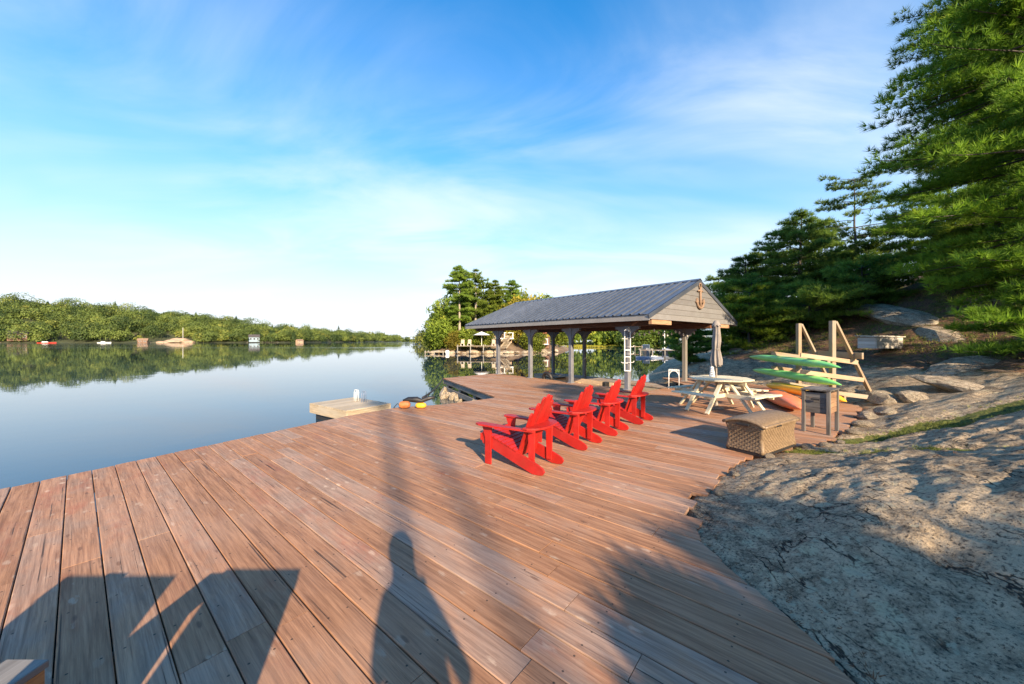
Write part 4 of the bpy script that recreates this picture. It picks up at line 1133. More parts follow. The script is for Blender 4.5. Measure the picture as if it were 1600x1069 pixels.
MB().tube([(-.25, .27 * math.cos(a), -.02 + .165 * math.sin(a)) for a in np.linspace(0, 2 * PI, 18, endpoint=False)], .018, 6, True).build('strap', M['cockpit'], ck_, True)

# grey dock box up on the hillside
hb = thing('bench_box', 'grey wooden lidded box standing on the slope above the rack', 'wooden box')
hx, hy = 13.35, 13.0; hzz = gz1(hx, hy)
hzz = max(gz1(hx + a, hy + b) for a in (-.7, 0, .7) for b in (-.3, 0)) 
hb.scale = (1.12, 1.1, 1.1)
hb.location = (hx, hy, hzz - .06); hb.rotation_euler = (0, 0, R(14))
for k in range(3):
    for sy in (-1, 1): beam('side_board', (-.58, sy * .25, .08 + k * .12), (.58, sy * .25, .08 + k * .12), .022, .113, M['palegrey'], hb)
    for sx in (-1, 1): beam('end_board', (sx * .58, -.235, .08 + k * .12), (sx * .58, .235, .08 + k * .12), .022, .113, M['palegrey'], hb)
for k in range(4): beam('lid_board', (-.65, -.265 + (k + .5) * .15 - .035, .40 + k * .012), (.65, -.265 + (k + .5) * .15 - .035, .40 + k * .012), .144, .022, M['palegrey'], hb)

# ------------------------------------------------------------------ swim raft, fenders and mooring line
rf = thing('swim_raft', 'low square floating raft of pale planks moored at the deck edge', 'raft', (0, 0, 0))
ra, rb_ = Vector((-5.85, 10.35, 0)), Vector((-3.35, 8.55, 0)); rx = (rb_ - ra).normalized(); ry = Vector((-rx.y, rx.x, 0))
n = 15
for k in range(n):
    w = 1.95 / n
    p = ra + rx * (w * (k + .5))
    beam('plank', p + Vector((0, 0, -.22)), p + ry * 1.35 + Vector((0, 0, -.22)), w - .012, .04, M['floatwood'], rf)
for s, e in ((ra, ra + rx * 1.95), (ra + ry * 1.35, ra + rx * 1.95 + ry * 1.35)):
    d = (ry * .03) if s == ra else (ry * -.03)
    beam('rim_joist', s + d + Vector((0, 0, -.36)), e + d + Vector((0, 0, -.36)), .05, .23, M['floatwood'], rf)
for q in (0.03, 1.92):
    beam('rim_joist', ra + rx * q + ry * .06 + Vector((0, 0, -.36)), ra + rx * q + ry * 1.29 + Vector((0, 0, -.36)), .05, .23, M['buoy'] if False else M['floatwood'], rf)
MB().box((ra + rx * .97 + ry * .675 + Vector((0, 0, -.56))), (1.7, 1.1, .36), Matrix.Rotation(math.atan2(rx.y, rx.x), 3, 'Z')).build('float', M['blackbase'], rf)
for j, (q, mt) in enumerate(((.72, M['white']), (1.10, M['bluesteel']))):
    lad = thing('ladder_rail', ('white hooped ladder rail on the floating raft', 'blue-grey hooped ladder rail on the floating raft')[j], 'ladder rail')
    for s in (0, 1):
        c0 = ra + rx * (q + s * .085) + ry * .95 + Vector((0, 0, -.20))
        MB().tube([c0, c0 + Vector((0, 0, .26)), c0 + Vector((0, 0, .33)) + ry * .02, c0 + Vector((0, 0, .33)) + ry * .07, c0 + Vector((0, 0, .26)) + ry * .09, c0 + ry * .09], .010, 8).build('hoop', mt, lad, True)
fo = thing('fender', 'faded orange mooring fender lying at the deck edge', 'fender', (-2.52, 8.42, .095))
MB().tube([(-.17, 0, 0), (-.14, .0, 0), (-.08, .02, 0), (.05, .02, 0), (.12, .02, .01), (.16, .02, .01)], [.03, .08, .10, .10, .08, .03], 14).build('body', M['orange'], fo, True)
MB().tube([(-.16, 0, 0), (-.22, .02, .03), (-.27, .0, -.02), (-.33, .03, -.08)], .011, 6).build('line', M['blackrope'], fo, True)
fy_ = thing('fender', 'bright yellow mooring fender beside the orange one', 'fender', (-2.16, 8.48, .07))
fy_.scale = (.72, .72, .72); fo.scale = (.8, .8, .9)
MB().tube([(-.17, 0, 0), (-.14, .0, 0), (-.07, 0, 0), (.08, 0, 0), (.15, 0, 0), (.18, 0, 0)], [.03, .07, .095, .095, .07, .03], 14).build('body', M['buoy'], fy_, True)
bm = thing('boat_cushion', 'black folded cushion lying over the two fenders', 'cushion', (-2.25, 8.47, .19))
MB().tube([(-.32, -.03, .0), (-.2, 0, .025), (0, .01, .015), (.12, .0, -.01), (.25, .02, .045), (.42, .02, .075)], [.025, .06, .075, .05, .055, .03], 10).build('body', M['blackbase'], bm, True)
ml = thing('mooring_line', 'taut black mooring line running to the boathouse dock corner', 'rope')
e0, e1 = Vector((-2.12, 8.50, .25)), Vector((-2.92, 15.25, .03))
MB().tube([e0 + (e1 - e0) * f + Vector((0, 0, -.10 * math.sin(PI * f))) for f in np.linspace(0, 1, 14)], .026, 6).build('rope', M['blackrope'], ml, True)
tf = thing('tire_fender', 'black tyre fender at the slip edge between two posts', 'tyre')
tc = P4 + 4.0 * D_ + .30 * R_
tf.location = (tc[0], tc[1], .04); tf.rotation_euler = (R(78), 0, math.atan2(D_[1], D_[0]))
MB().tube([(.22 * math.cos(a), .22 * math.sin(a), 0) for a in np.linspace(0, 2 * PI, 24, endpoint=False)], .075, 10, True).build('tyre', M['blackbase'], tf, True)
sb = thing('small_boat', 'small tan boat lying low in the slip with dark ends', 'boat')
bc = P4 + 3.9 * D_ + 1.75 * R_
sb.location = (bc[0], bc[1], WATER_Z); sb.rotation_euler = (0, 0, math.atan2(D_[1], D_[0]))
V_, F_ = [], []
for i in range(17):
    u = i / 16; w = .62 * (1 - max(0, (u - .45) / .55)**2.2) + .02; sh = .50 + .16 * u * u
    V_ += [(-1.7 + 3.4 * u, -w, sh), (-1.7 + 3.4 * u, -w * .8, .02), (-1.7 + 3.4 * u, w * .8, .02), (-1.7 + 3.4 * u, w, sh), (-1.7 + 3.4 * u, w * .9, sh - .02), (-1.7 + 3.4 * u, w * .7, .14), (-1.7 + 3.4 * u, -w * .7, .14), (-1.7 + 3.4 * u, -w * .9, sh - .02)]
for i in range(16):
    for q in range(8): F_.append((i * 8 + q, i * 8 + (q + 1) % 8, i * 8 + 8 + (q + 1) % 8, i * 8 + 8 + q))
F_ += [tuple(range(7, -1, -1)), tuple(128 + q for q in range(8))]
MB().add(V_, F_).build('hull', M['boattan'], sb)
for x in (-.9, .1): MB().box((x, 0, .36), (.26, 1.02, .03)).build('thwart', M['boattan'], sb)
MB().box((-1.76, 0, .36), (.18, .26, .46)).build('outboard_motor', M['blackbase'], sb, bevel=.03)
MB().box((1.1, 0, .56), (.75, .70, .05)).build('bow_cover', M['blackbase'], sb, bevel=.01)

# crib stones in the notch by the boathouse dock
def rock_mesh(r, seed, flat=.7):
    g = np.random.default_rng(seed)
    import bmesh
    bm_ = bmesh.new(); bmesh.ops.create_icosphere(bm_, subdivisions=2, radius=1)
    dirs = g.normal(size=(7, 3)); dirs /= np.linalg.norm(dirs, axis=1)[:, None]; cut = g.uniform(.62, .95, 7)
    for v in bm_.verts:
        p = np.array(v.co)
        for d, c in zip(dirs, cut):
            q = p @ d
            if q > c: p = p - d * (q - c)
        v.co = Vector(p * r * np.array([1.2, .95, flat]))
    me = bpy.data.meshes.new('stone'); bm_.to_mesh(me); bm_.free()
    return me
stones = [rock_mesh(1, 40 + i) for i in range(6)]
for i in range(26):
    f = rs.random(); base_ = Vector((-.5, 10.15, 0)).lerp(Vector((-2.75, 14.7, 0)), f)
    r_ = rs.uniform(.13, .30)
    me = stones[i % 6]
    if not me.materials: me.materials.append(M['shorerock'])
    o = bpy.data.objects.new('crib_stone', me); COL.objects.link(o)
    o.location = base_ + Vector((rs.uniform(-.30, .35), rs.uniform(-.1, .3), -.72 + rs.uniform(0, .16))); o.scale = (r_,) * 3; o.rotation_euler = (rs.uniform(0, 3), rs.uniform(0, 3), rs.uniform(0, 6))
    tag(o, 'wet brown stone piled under the boathouse dock edge at the notch', 'stone', 'stones under the boathouse dock')

# ------------------------------------------------------------------ foliage builders
def rot_frames(d, roll):
    d = d / np.linalg.norm(d, axis=1)[:, None]
    ref = np.where(np.abs(d[:, 2:3]) > .9, np.array([[1., 0, 0]]), np.array([[0, 0, 1.]]))
    x = np.cross(ref, d); x /= np.linalg.norm(x, axis=1)[:, None]; y = np.cross(d, x)
    c, s = np.cos(roll)[:, None], np.sin(roll)[:, None]
    return x * c + y * s, y * c - x * s, d
def needle_tuft(n, g, spread=.9, wid=.055):
    V_, F_ = [], []
    for i in range(n):
        a = 2 * PI * (i + g.random()) / n; e = g.uniform(.15, spread)
        d = np.array([math.sin(e) * math.cos(a), math.sin(e) * math.sin(a), math.cos(e)]); L = g.uniform(.75, 1.15)
        sd = np.cross(d, g.normal(size=3)); sd /= np.linalg.norm(sd)
        b = d * .04
        V_ += [b - sd * wid, b + sd * wid, d * L]; F_.append((3 * i, 3 * i + 1, 3 * i + 2))
    return np.array(V_), np.array(F_)
def scatter(tmpl, pos, dirs, size, g, tint):
    Vt, Ft = tmpl; n = len(pos)
    X, Y, Z = rot_frames(dirs, g.uniform(0, 6.28, n))
    V = (Vt[None, :, 0:1] * X[:, None, :] + Vt[None, :, 1:2] * Y[:, None, :] + Vt[None, :, 2:3] * Z[:, None, :]) * size[:, None, None] + pos[:, None, :]
    F = Ft[None] + (np.arange(n) * len(Vt))[:, None, None]
    return V.reshape(-1, 3), F.reshape(-1, 3), np.repeat(tint, len(Vt))
def pine_parts(seed, H, clear, rmax, whorl, nb, tuft, nblade, twig_step, shape='white', wid=.055, droop=.10, lean=0.0, keep=1.0, xlim=None, rt=.018):
    """trunk mesh builder, limb mesh builder, needle arrays of one pine"""
    g = np.random.default_rng(seed)
    tr, lb = MB(), MB()
    n = 12
    wob = g.normal(size=(n, 2)) * .03 * H / 10
    cx = np.cumsum(wob[:, 0]) + lean * np.linspace(0, 1, n)**1.5; cy = np.cumsum(wob[:, 1]); cx -= cx[0]; cy -= cy[0]
    zs = np.linspace(-.25, H * .985, n)
    r0 = rt * H + .02
    tr.tube(list(zip(cx, cy, zs)), [max(.012, r0 * (1 - (z / H))**.85 + .01) if z > 0 else r0 * 1.15 for z in zs], 9)
    pos, dirs, tint = [], [], []
    z = clear
    while z < H * .985:
        f = (z - clear) / (H - clear)
        if shape == 'white': prof = (.55 + .9 * f if f < .35 else .87 + .1 * math.sin(f * 9)) if f < .62 else max(.06, (1 - f) / .38)**.8 * .92
        elif shape == 'cone': prof = max(.05, 1 - f)**.75
        else: prof = .5 + .5 * math.sin(min(1, f * 1.2) * PI)
        for b in range(nb + int(g.integers(-1, 2))):
            if g.random() > keep: continue
            az = g.uniform(0, 2 * PI); L = rmax * prof * g.uniform(.55, 1.12)
            if L < .2: L = .2
            px, py = np.interp(z, zs, cx), np.interp(z, zs, cy)
            up = g.uniform(.02, .30) + .5 * max(0, f - .7)
            m = max(4, int(L / .35)); q = np.linspace(0, 1, m)
            hd = np.array([math.cos(az), math.sin(az)])
            side = g.normal() * .08
            bx_ = px + (hd[0] * q - hd[1] * side * q**2) * L; by_ = py + (hd[1] * q + hd[0] * side * q**2) * L
            bz_ = z + L * (up * q - droop * 2.2 * q**2 + droop * 1.4 * q**3)
            path = np.stack([bx_, by_, bz_], 1)
            lb.tube([tuple(p) for p in path], [max(.006, .012 * L**.8 * (1 - .8 * k_)) for k_ in q], 5)
            # twigs on both sides, tufts along them
            st = .22 if shape != 'sparse' else .38
            k_ = st
            bt = g.uniform(0, 1)
            while k_ <= 1.0:
                c0 = np.array([np.interp(k_, q, bx_), np.interp(k_, q, by_), np.interp(k_, q, bz_)])
                for sd in (-1, 1):
                    a2 = az + sd * g.uniform(.5, 1.05); tl = (.16 + .34 * L * (1.12 - k_) * .75) * g.uniform(.6, 1.15)
                    td = np.array([math.cos(a2), math.sin(a2), g.uniform(.0, .28)])
                    nt = max(2, int(tl / twig_step))
                    for w in np.linspace(.25, 1, nt):
                        pos.append(c0 + td * tl * w + g.normal(size=3) * .03); dirs.append(td * .75 + np.array([0, 0, .75]) + g.normal(size=3) * .35)
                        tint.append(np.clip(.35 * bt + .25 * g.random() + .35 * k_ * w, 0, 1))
                k_ += max(.055, twig_step * .9 / L)
            pos.append(path[-1]); dirs.append(np.array([hd[0], hd[1], .4])); tint.append(.7)
        z += whorl * g.uniform(.7, 1.3)
    pos, dirs, tint = np.array(pos), np.array(dirs), np.array(tint)
    if xlim is not None:
        ok = xlim(pos); pos, dirs, tint = pos[ok], dirs[ok], tint[ok]
    V, F, T = scatter(needle_tuft(nblade, g, 1.05, wid), pos, dirs, g.uniform(.75, 1.25, len(pos)) * tuft, g, tint)
    return tr.mesh('trunk'), lb.mesh('limbs'), np_mesh('crown', V, F, T), len(F)
NTRI = 0
def add_tree(name, label, cat, loc, parts, mats, rz=0, sc=1.0, group=None):
    t = thing(name, label, cat, loc, rz, group)
    t.scale = (sc,) * 3 if isinstance(sc, (int, float)) else sc
    for nm, me, mt in zip(('trunk', 'limbs', 'crown'), parts, mats):
        if me is not None: link(nm, me, mt if not me.materials else None, t, smooth=(nm != 'crown'))
    return t
def pine(name, label, x, y, ztop, seed, group='pines on the granite hillside', mat='pine', clear=.9, z0=None, **kw):
    global NTRI
    z = gz1(x, y) if z0 is None else z0
    H = ztop - z
    a, b, c, nt = pine_parts(seed, H, clear, **kw); NTRI += nt
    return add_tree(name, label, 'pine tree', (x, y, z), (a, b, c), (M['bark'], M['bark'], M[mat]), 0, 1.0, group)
def leaf_clump(n, g):
    V_, F_ = [], []
    for i in range(n):
        p = g.normal(size=3); p /= np.linalg.norm(p); p *= g.uniform(.45, 1.0)
        d = p + g.normal(size=3) * .6; d /= np.linalg.norm(d)
        x = np.cross(d, g.normal(size=3)); x /= np.linalg.norm(x); y = np.cross(d, x); s = g.uniform(.16, .30)
        V_ += [p - x * s, p + y * s * .8, p + x * s, ]; F_.append((3 * i, 3 * i + 1, 3 * i + 2))
    return np.array(V_), np.array(F_)
def broad_parts(seed, H, rmax, clump=.75, nclump=70, nleaf=46, base=.22):
    g = np.random.default_rng(seed)
    tr, lb = MB(), MB()
    wob = np.cumsum(g.normal(size=(7, 2)) * .035 * H / 8, axis=0); wob -= wob[0]
    zs = np.linspace(-.2, H * .8, 7)
    tr.tube([(wob[i, 0], wob[i, 1], zs[i]) for i in range(7)], [max(.02, (.014 * H + .03) * (1 - i / 7.5)) for i in range(7)], 8)
    pos = []
    while len(pos) < nclump:
        p = g.uniform(-1, 1, 3); r = np.linalg.norm(p)
        if r > 1 or r < .35: continue
        pos.append((p[0] * rmax, p[1] * rmax, H * (base + (1 - base) * .5) + p[2] * H * (1 - base) * .5))
    pos = np.array(pos)
    for p in pos[::3]:
        z = max(H * .15, p[2] - .35 * math.hypot(p[0], p[1]) - .4); x0, y0 = np.interp(z, zs, wob[:, 0]), np.interp(z, zs, wob[:, 1])
        m = np.array([x0, y0, z]) * .5 + p * .5 + np.array([0, 0, -.15])
        lb.tube([(x0, y0, z), tuple(m), tuple(p)], [.03 * H / 8 + .01, .02, .008], 5)
    tint = np.clip(g.uniform(0, .75, len(pos)) + .25 * (pos[:, 2] / H), 0, 1)
    V, F, T = scatter(leaf_clump(nleaf, g), pos, g.normal(size=(len(pos), 3)), g.uniform(.7, 1.3, len(pos)) * clump, g, tint)
    return tr.mesh('trunk'), lb.mesh('limbs'), np_mesh('crown', V, F, T)

# ------------------------------------------------------------------ trees on the hillside
near = dict(whorl=.36, nb=7, tuft=.23, nblade=18, twig_step=.15, wid=.036)
pine('pine_tree', 'huge dense white pine filling the picture edge, lowest boughs over the slope', 13.2, 8.7, 15.5, 101, clear=.30, rmax=3.7, droop=.18, **near)
pine('pine_tree', 'tall dense pine rising out of frame just behind the largest pine', 17.4, 12.2, 17.5, 102, clear=.5, rmax=3.7, droop=.16, **near)
pine('pine_tree', 'dense pine at the picture edge between the two largest pines', 19.5, 10.0, 15.0, 110, clear=.4, rmax=4.4, **near)
mid = dict(whorl=.40, nb=7, tuft=.29, nblade=13, twig_step=.20, wid=.05)
pine('pine_tree', 'gaunt sparse pine with a bare dark trunk showing against the sky', 23.0, 24.0, 12.7, 103, mat='pineblue', clear=1.2, rmax=3.4, shape='sparse', keep=.66, rt=.010, **{**mid, 'whorl': .5})
pine('pine_tree', 'bushy dark pine standing against the sky above the kayak rack', 17.6, 22.0, 9.6, 104, mat='pineblue', clear=.3, rmax=2.9, **mid)
pine('pine_tree', 'rounded dark pine just beside the boathouse gable peak', 15.6, 24.0, 7.3, 105, mat='pineblue', clear=.2, rmax=2.8, **mid)
pine('pine_tree', 'dark pine filling the gap between the gaunt pine and its bushy neighbour', 22.6, 26.5, 9.6, 106, mat='pineblue', clear=.2, rmax=3.3, **mid)
pine('pine_tree', 'green pine leaning in behind the gaunt pine on the ridge', 23.8, 19.5, 10.6, 107, clear=.5, rmax=3.6, **mid)
pine('pine_tree', 'low dark pine at the back beside the boathouse roof edge', 17.4, 30.0, 7.2, 108, mat='pineblue', clear=.2, rmax=3.0, **mid)
pine('pine_tree', 'shaded pine on the crest right behind the bushy pine', 20.5, 29.0, 9.2, 109, mat='pineblue', clear=.3, rmax=3.2, **mid)
low = dict(whorl=.28, nb=7, tuft=.25, nblade=12, twig_step=.17, wid=.055, shape='round')
shr = [(12.6, 19.0, 4.2, 2.2, 'low spreading evergreen shrub directly behind the closed umbrella'), (14.6, 17.6, 4.4, 2.2, 'low evergreen shrub behind the kayak rack uprights'),
       (17.2, 17.6, 5.4, 2.3, 'dark evergreen shrub up the slope above the raking braces'), (14.4, 21.5, 5.2, 2.3, 'tall evergreen shrub between the gable and the rack'),
       (19.6, 20.0, 6.6, 2.3, 'dark evergreen shrub under the green leaning pine'), (11.6, 23.5, 3.4, 1.9, 'evergreen shrub at the foot of the gable beside the far cottage'),
       (20.0, 16.0, 6.6, 2.3, 'evergreen shrub near the mossy ledge under the tall pine')]
for i, (x, y, zt, rm, lab) in enumerate(shr):
    pine('evergreen_shrub', lab, x, y, zt, 130 + i, group='evergreen shrubs on the hillside', mat='pine' if i in (0, 6) else 'pineblue', clear=.15, rmax=rm, droop=.05, **low)
for o in bpy.data.objects:
    if o.name.startswith('evergreen_shrub'): o['category'] = 'shrub'
for i, (x, y, zt, rm, lab) in enumerate(((20.8, 15.0, 7.2, 2.0, 'evergreen shrub on the bank above the pale lidded box'), (24.0, 16.5, 8.6, 2.4, 'evergreen shrub behind the largest pine on the bank'), (18.6, 14.2, 5.2, 1.6, 'small evergreen shrub just uphill of the pale lidded box'))):
    pine('evergreen_shrub', lab, x, y, zt, 150 + i, group='evergreen shrubs on the hillside', mat='pine', clear=.15, rmax=rm, droop=.05, **low)['category'] = 'shrub'
for i, (x, y, r_, lab) in enumerate(((12.2, 9.6, .9, 'broad grey rock outcrop on the bank beyond the rack brace'), (14.2, 9.0, .8, 'grey rock outcrop under the largest pine boughs'), (15.4, 12.6, .8, 'grey rock outcrop beside the pale lidded box'), (16.8, 15.2, 1.3, 'long grey ledge high on the bank below the trees'), (11.2, 13.6, .8, 'grey rock outcrop behind the kayak rack uprights'), (10.6, 8.2, .6, 'low grey rock at the foot of the bank past the rack'))):
    o = bpy.data.objects.new('rock_outcrop', stones[i % 6]); COL.objects.link(o)
    o.location = (x, y, gz1(x, y) - r_ * .22); o.scale = (r_ * 1.6, r_ * 1.0, r_ * .45); o.rotation_euler = (0, R(-16), R(30 + 17 * i)); tag(o, lab, 'rock', 'rock outcrops on the bank')
# trees behind the camera that shade the deck and the rock
back = dict(whorl=.42, nb=6, tuft=.32, nblade=12, twig_step=.26, wid=.07)
BACK = [(2.95, -3.3, 2.35, .9, 'round', .1), (3.9, -3.9, 2.75, 1.2, 'round', .1), (5.1, -4.1, 3.05, 1.4, 'round', .1), (6.5, -4.4, 3.1, 1.5, 'round', .1), (9.6, -8.0, 9.5, 1.6, 'white', 4.8), (8.1, -20.2, 18.8, 2.0, 'cone', 9.0), (9.4, -22.5, 20.5, 1.8, 'cone', 11.0)]
for i, (x, y, zt, rm, shp, cl) in enumerate(BACK):
    pine('pine_tree', 'pine out of view behind the camera whose shade falls across the rock', x, y, zt, 160 + i, group='pines behind the camera', clear=cl, rmax=rm, **{**back, 'shape': shp, 'keep': .30 if shp == 'cone' else 1.0, **({'nb': 10, 'whorl': .24} if shp == 'round' else {}), 'rt': .005 if shp == 'cone' else .018})

# ------------------------------------------------------------------ moss grass, litter and twigs
g = np.random.default_rng(77)
def ground_points(n, fn, xr, yr):
    q = np.column_stack([g.uniform(*xr, n), g.uniform(*yr, n)])
    z, s, a, b, par = ground_z(q)
    ok = fn(q, s, a, b)
    return np.column_stack([q[ok], z[ok]])
gp = ground_points(420000, lambda q, s, a, b: (s > .02) & (g.random(len(q)) < np.maximum(a, b * .9)**1.6 * np.clip(.55 + 1.6 * fbm(q[:, 0] * .9, q[:, 1] * .9, 3), 0, 1) * np.clip(6.5 / np.hypot(q[:, 0], q[:, 1]), .1, 1)), (1.4, 11.5), (1.0, 11))
bl = (np.array([[-.10, 0, 0], [.10, 0, 0], [.15, .1, 1.0], [-.3, .02, 0], [-.14, .05, 0], [-.42, -.1, .8], [.16, -.2, 0], [.3, -.16, 0], [.5, -.35, .7]]), np.array([[0, 1, 2], [3, 4, 5], [6, 7, 8]]))
V, F, T = scatter(bl, gp, np.array([0, 0, 1.0]) + g.normal(size=(len(gp), 3)) * .28, g.uniform(.018, .050, len(gp)), g, g.random(len(gp)))
print('grass', len(gp))
tag(link('grass', np_mesh('grass', V, F, T), M['grass']), 'green moss and short grass in the gutters between rock ledges', None, kind='stuff')
gp = ground_points(60000, lambda q, s, a, b: (s > 4.2) & (s < 11) & (g.random(len(q)) < .6 * np.clip(.5 + 2 * fbm(q[:, 0] * .5 + 9, q[:, 1] * .5, 3), 0, 1)), (5, 22), (3, 20))
V, F, T = scatter(bl, gp, np.array([0, 0, 1.0]) + g.normal(size=(len(gp), 3)) * .5, g.uniform(.06, .18, len(gp)), g, g.random(len(gp)))
tag(link('undergrowth', np_mesh('undergrowth', V, F, T), M['grass']), 'low green undergrowth on the forest floor', None, kind='stuff')
gp = ground_points(9000, lambda q, s, a, b: (s > 3.0) & (s < 9) & (g.random(len(q)) < .5), (4, 15), (4, 20))
tw = MB()
for p in gp[:1500]:
    a = g.uniform(0, 6.28); L = g.uniform(.15, .8); d = np.array([math.cos(a), math.sin(a), g.uniform(-.05, .25)])
    e = p + d * L; tw.tube([tuple(p + np.array([0, 0, .01])), tuple((p + e) / 2 + g.normal(size=3) * .03), tuple(e)], [.009, .007, .003], 4)
tag(tw.build('fallen_twigs', M['twig']), 'dead twigs and branches scattered on the brown slope', None, kind='stuff')
gp = ground_points(160000, lambda q, s, a, b: (s > .0) & (g.random(len(q)) < np.exp(-s / .10) * .5 + .05 * np.clip(a + b, 0, 1) + .004), (1.4, 10), (.8, 10))
V, F, T = scatter(bl, gp + np.array([0, 0, .006]), g.normal(size=(len(gp), 3)) * np.array([1, 1, .25]), g.uniform(.012, .040, len(gp)), g, g.random(len(gp)))
tag(link('leaf_litter', np_mesh('leaf_litter', V, F, T), M['litter']), 'brown needles and leaf bits caught along the deck edge', None, kind='stuff')
# loose stones along the deck edge
for i in range(14):
    x, y = [(4.45, 5.40), (2.15, 3.72), (4.75, 5.42), (5.15, 5.62), (5.9, 6.2), (3.5, 4.88), (2.62, 4.22), (6.6, 6.75), (7.3, 7.35), (8.9, 8.6), (9.35, 9.2), (9.6, 10.2), (9.2, 8.3), (7.9, 7.6)][i]
    r_ = [.085, .06, .08, .07, .11, .07, .06, .14, .2, .3, .34, .25, .3, .2][i]
    o = bpy.data.objects.new('stone', stones[(i + 2) % 6]); COL.objects.link(o)
    o.location = (x, y, gz1(x, y) + r_ * .25); o.scale = (r_, r_, r_ * .8); o.rotation_euler = (0, 0, i * 1.3)
    tag(o, ('dark stone on the deck edge between the storage box and the cooler stand', 'flat stone at the notch in the deck edge nearest the camera', 'stone in the moss just past the dark one', 'stone at the deck edge before the cooler stand legs',
            'stone at the deck edge behind the cooler stand legs', 'stone under the near corner of the storage box', 'small stone where the deck edge turns toward the storage box', 'stone at the deck corner beyond the cooler stand',
            'larger stone in the hollow below the rack braces', 'broad stone under the rack brace feet', 'broadest stone right of the rack brace feet', 'stone on the slope behind the rack brace', 'stone in the mossy hollow in front of the rack brace', 'stone between the deck corner and the rack')[i], 'stone', 'loose stones along the deck edge')

# ------------------------------------------------------------------ far shores
def land(name, label, outline, hmax, mat, seed, step=2.0, inset=10.0, kind='structure'):
    """low land: height grows inward from the outline"""
    o_ = np.array(outline, float)
    x0, y0 = o_.min(0) - step; x1, y1 = o_.max(0) + step
    xs, ys = np.arange(x0, x1, step), np.arange(y0, y1, step)
    X, Y = np.meshgrid(xs, ys); Pq = np.stack([X.ravel(), Y.ravel()], 1)
    best = np.full(len(Pq), 1e9); ins = np.zeros(len(Pq), bool); n = len(o_)
    for i in range(n):
        a, b = o_[i], o_[(i + 1) % n]; ab = b - a
        t = np.clip(((Pq - a) @ ab) / (ab @ ab), 0, 1); best = np.minimum(best, np.linalg.norm(Pq - a - t[:, None] * ab, axis=1))
        c = ((a[1] > Pq[:, 1]) != (b[1] > Pq[:, 1])) & (Pq[:, 0] < (b[0] - a[0]) * (Pq[:, 1] - a[1]) / (b[1] - a[1] + 1e-9) + a[0]); ins ^= c
    s = np.where(ins, best, -best)
    z = WATER_Z + np.where(s > 0, hmax * (1 - np.exp(-s / inset)), s * .5) + np.where(s > 0, np.minimum(s, 3) / 3, 0) * .35 * fbm(Pq[:, 0] * .22 + seed, Pq[:, 1] * .22, 4)
    idx = np.arange(len(Pq)).reshape(len(ys), len(xs))
    F = np.stack([idx[:-1, :-1].ravel(), idx[:-1, 1:].ravel(), idx[1:, 1:].ravel(), idx[1:, :-1].ravel()], 1)
    F = F[(s[F] > -2 * step).any(axis=1)]
    me = np_mesh(name, np.column_stack([Pq, z]), F); me.shade_smooth()
    tag(link(name, me, mat), label, None, kind=kind)
    def hz_(x, y):
        i = int(np.clip(round((y - y0) / step), 0, len(ys) - 1)); j = int(np.clip(round((x - x0) / step), 0, len(xs) - 1)); return float(z[idx[i, j]])
    return hz_
# the wooded point across the water
pz = land('shore', 'rocky brown shore of the wooded point', [(-15.5, 66), (-12.5, 62.5), (-6, 61.5), (1, 63), (7, 68), (12, 78), (16, 95), (4, 100), (-12, 92), (-17, 76)], 2.6, M['duff'], 3, .8, 6)
cz_ = land('meadow_shore', 'sunlit yellow meadow at the head of the cove', [(2, 122), (14, 119), (30, 121), (44, 118), (58, 112), (120, 150), (120, 260), (0, 260), (-4, 150)], 3.0, M['meadow'], 8, 2.0, 60)
lz_ = land('spur_shore', 'low far spur of land left of the wooded point', [(-66, 232), (-50, 226), (-30, 205), (-22, 130), (-14, 110), (0, 112), (10, 150), (-10, 250), (-60, 262)], 2.5, M['duff'], 5, 2.0, 14)
PV = [pine_parts(300 + i, H, cl, rmax=rm, whorl=.60, nb=6, tuft=.58, nblade=10, twig_step=.36, wid=.085, shape=sh) for i, (H, cl, rm, sh) in enumerate(((14.6, 4.5, 3.4, 'white'), (14, 1.2, 3.9, 'white'), (13, 4.0, 3.0, 'white')))]
BV = [broad_parts(330 + i, H, rm, 1.15, 110, 46, bs) for i, (H, rm, bs) in enumerate(((9, 3.7, .08), (8, 3.5, .06), (5, 2.7, .02)))]
from math import hypot
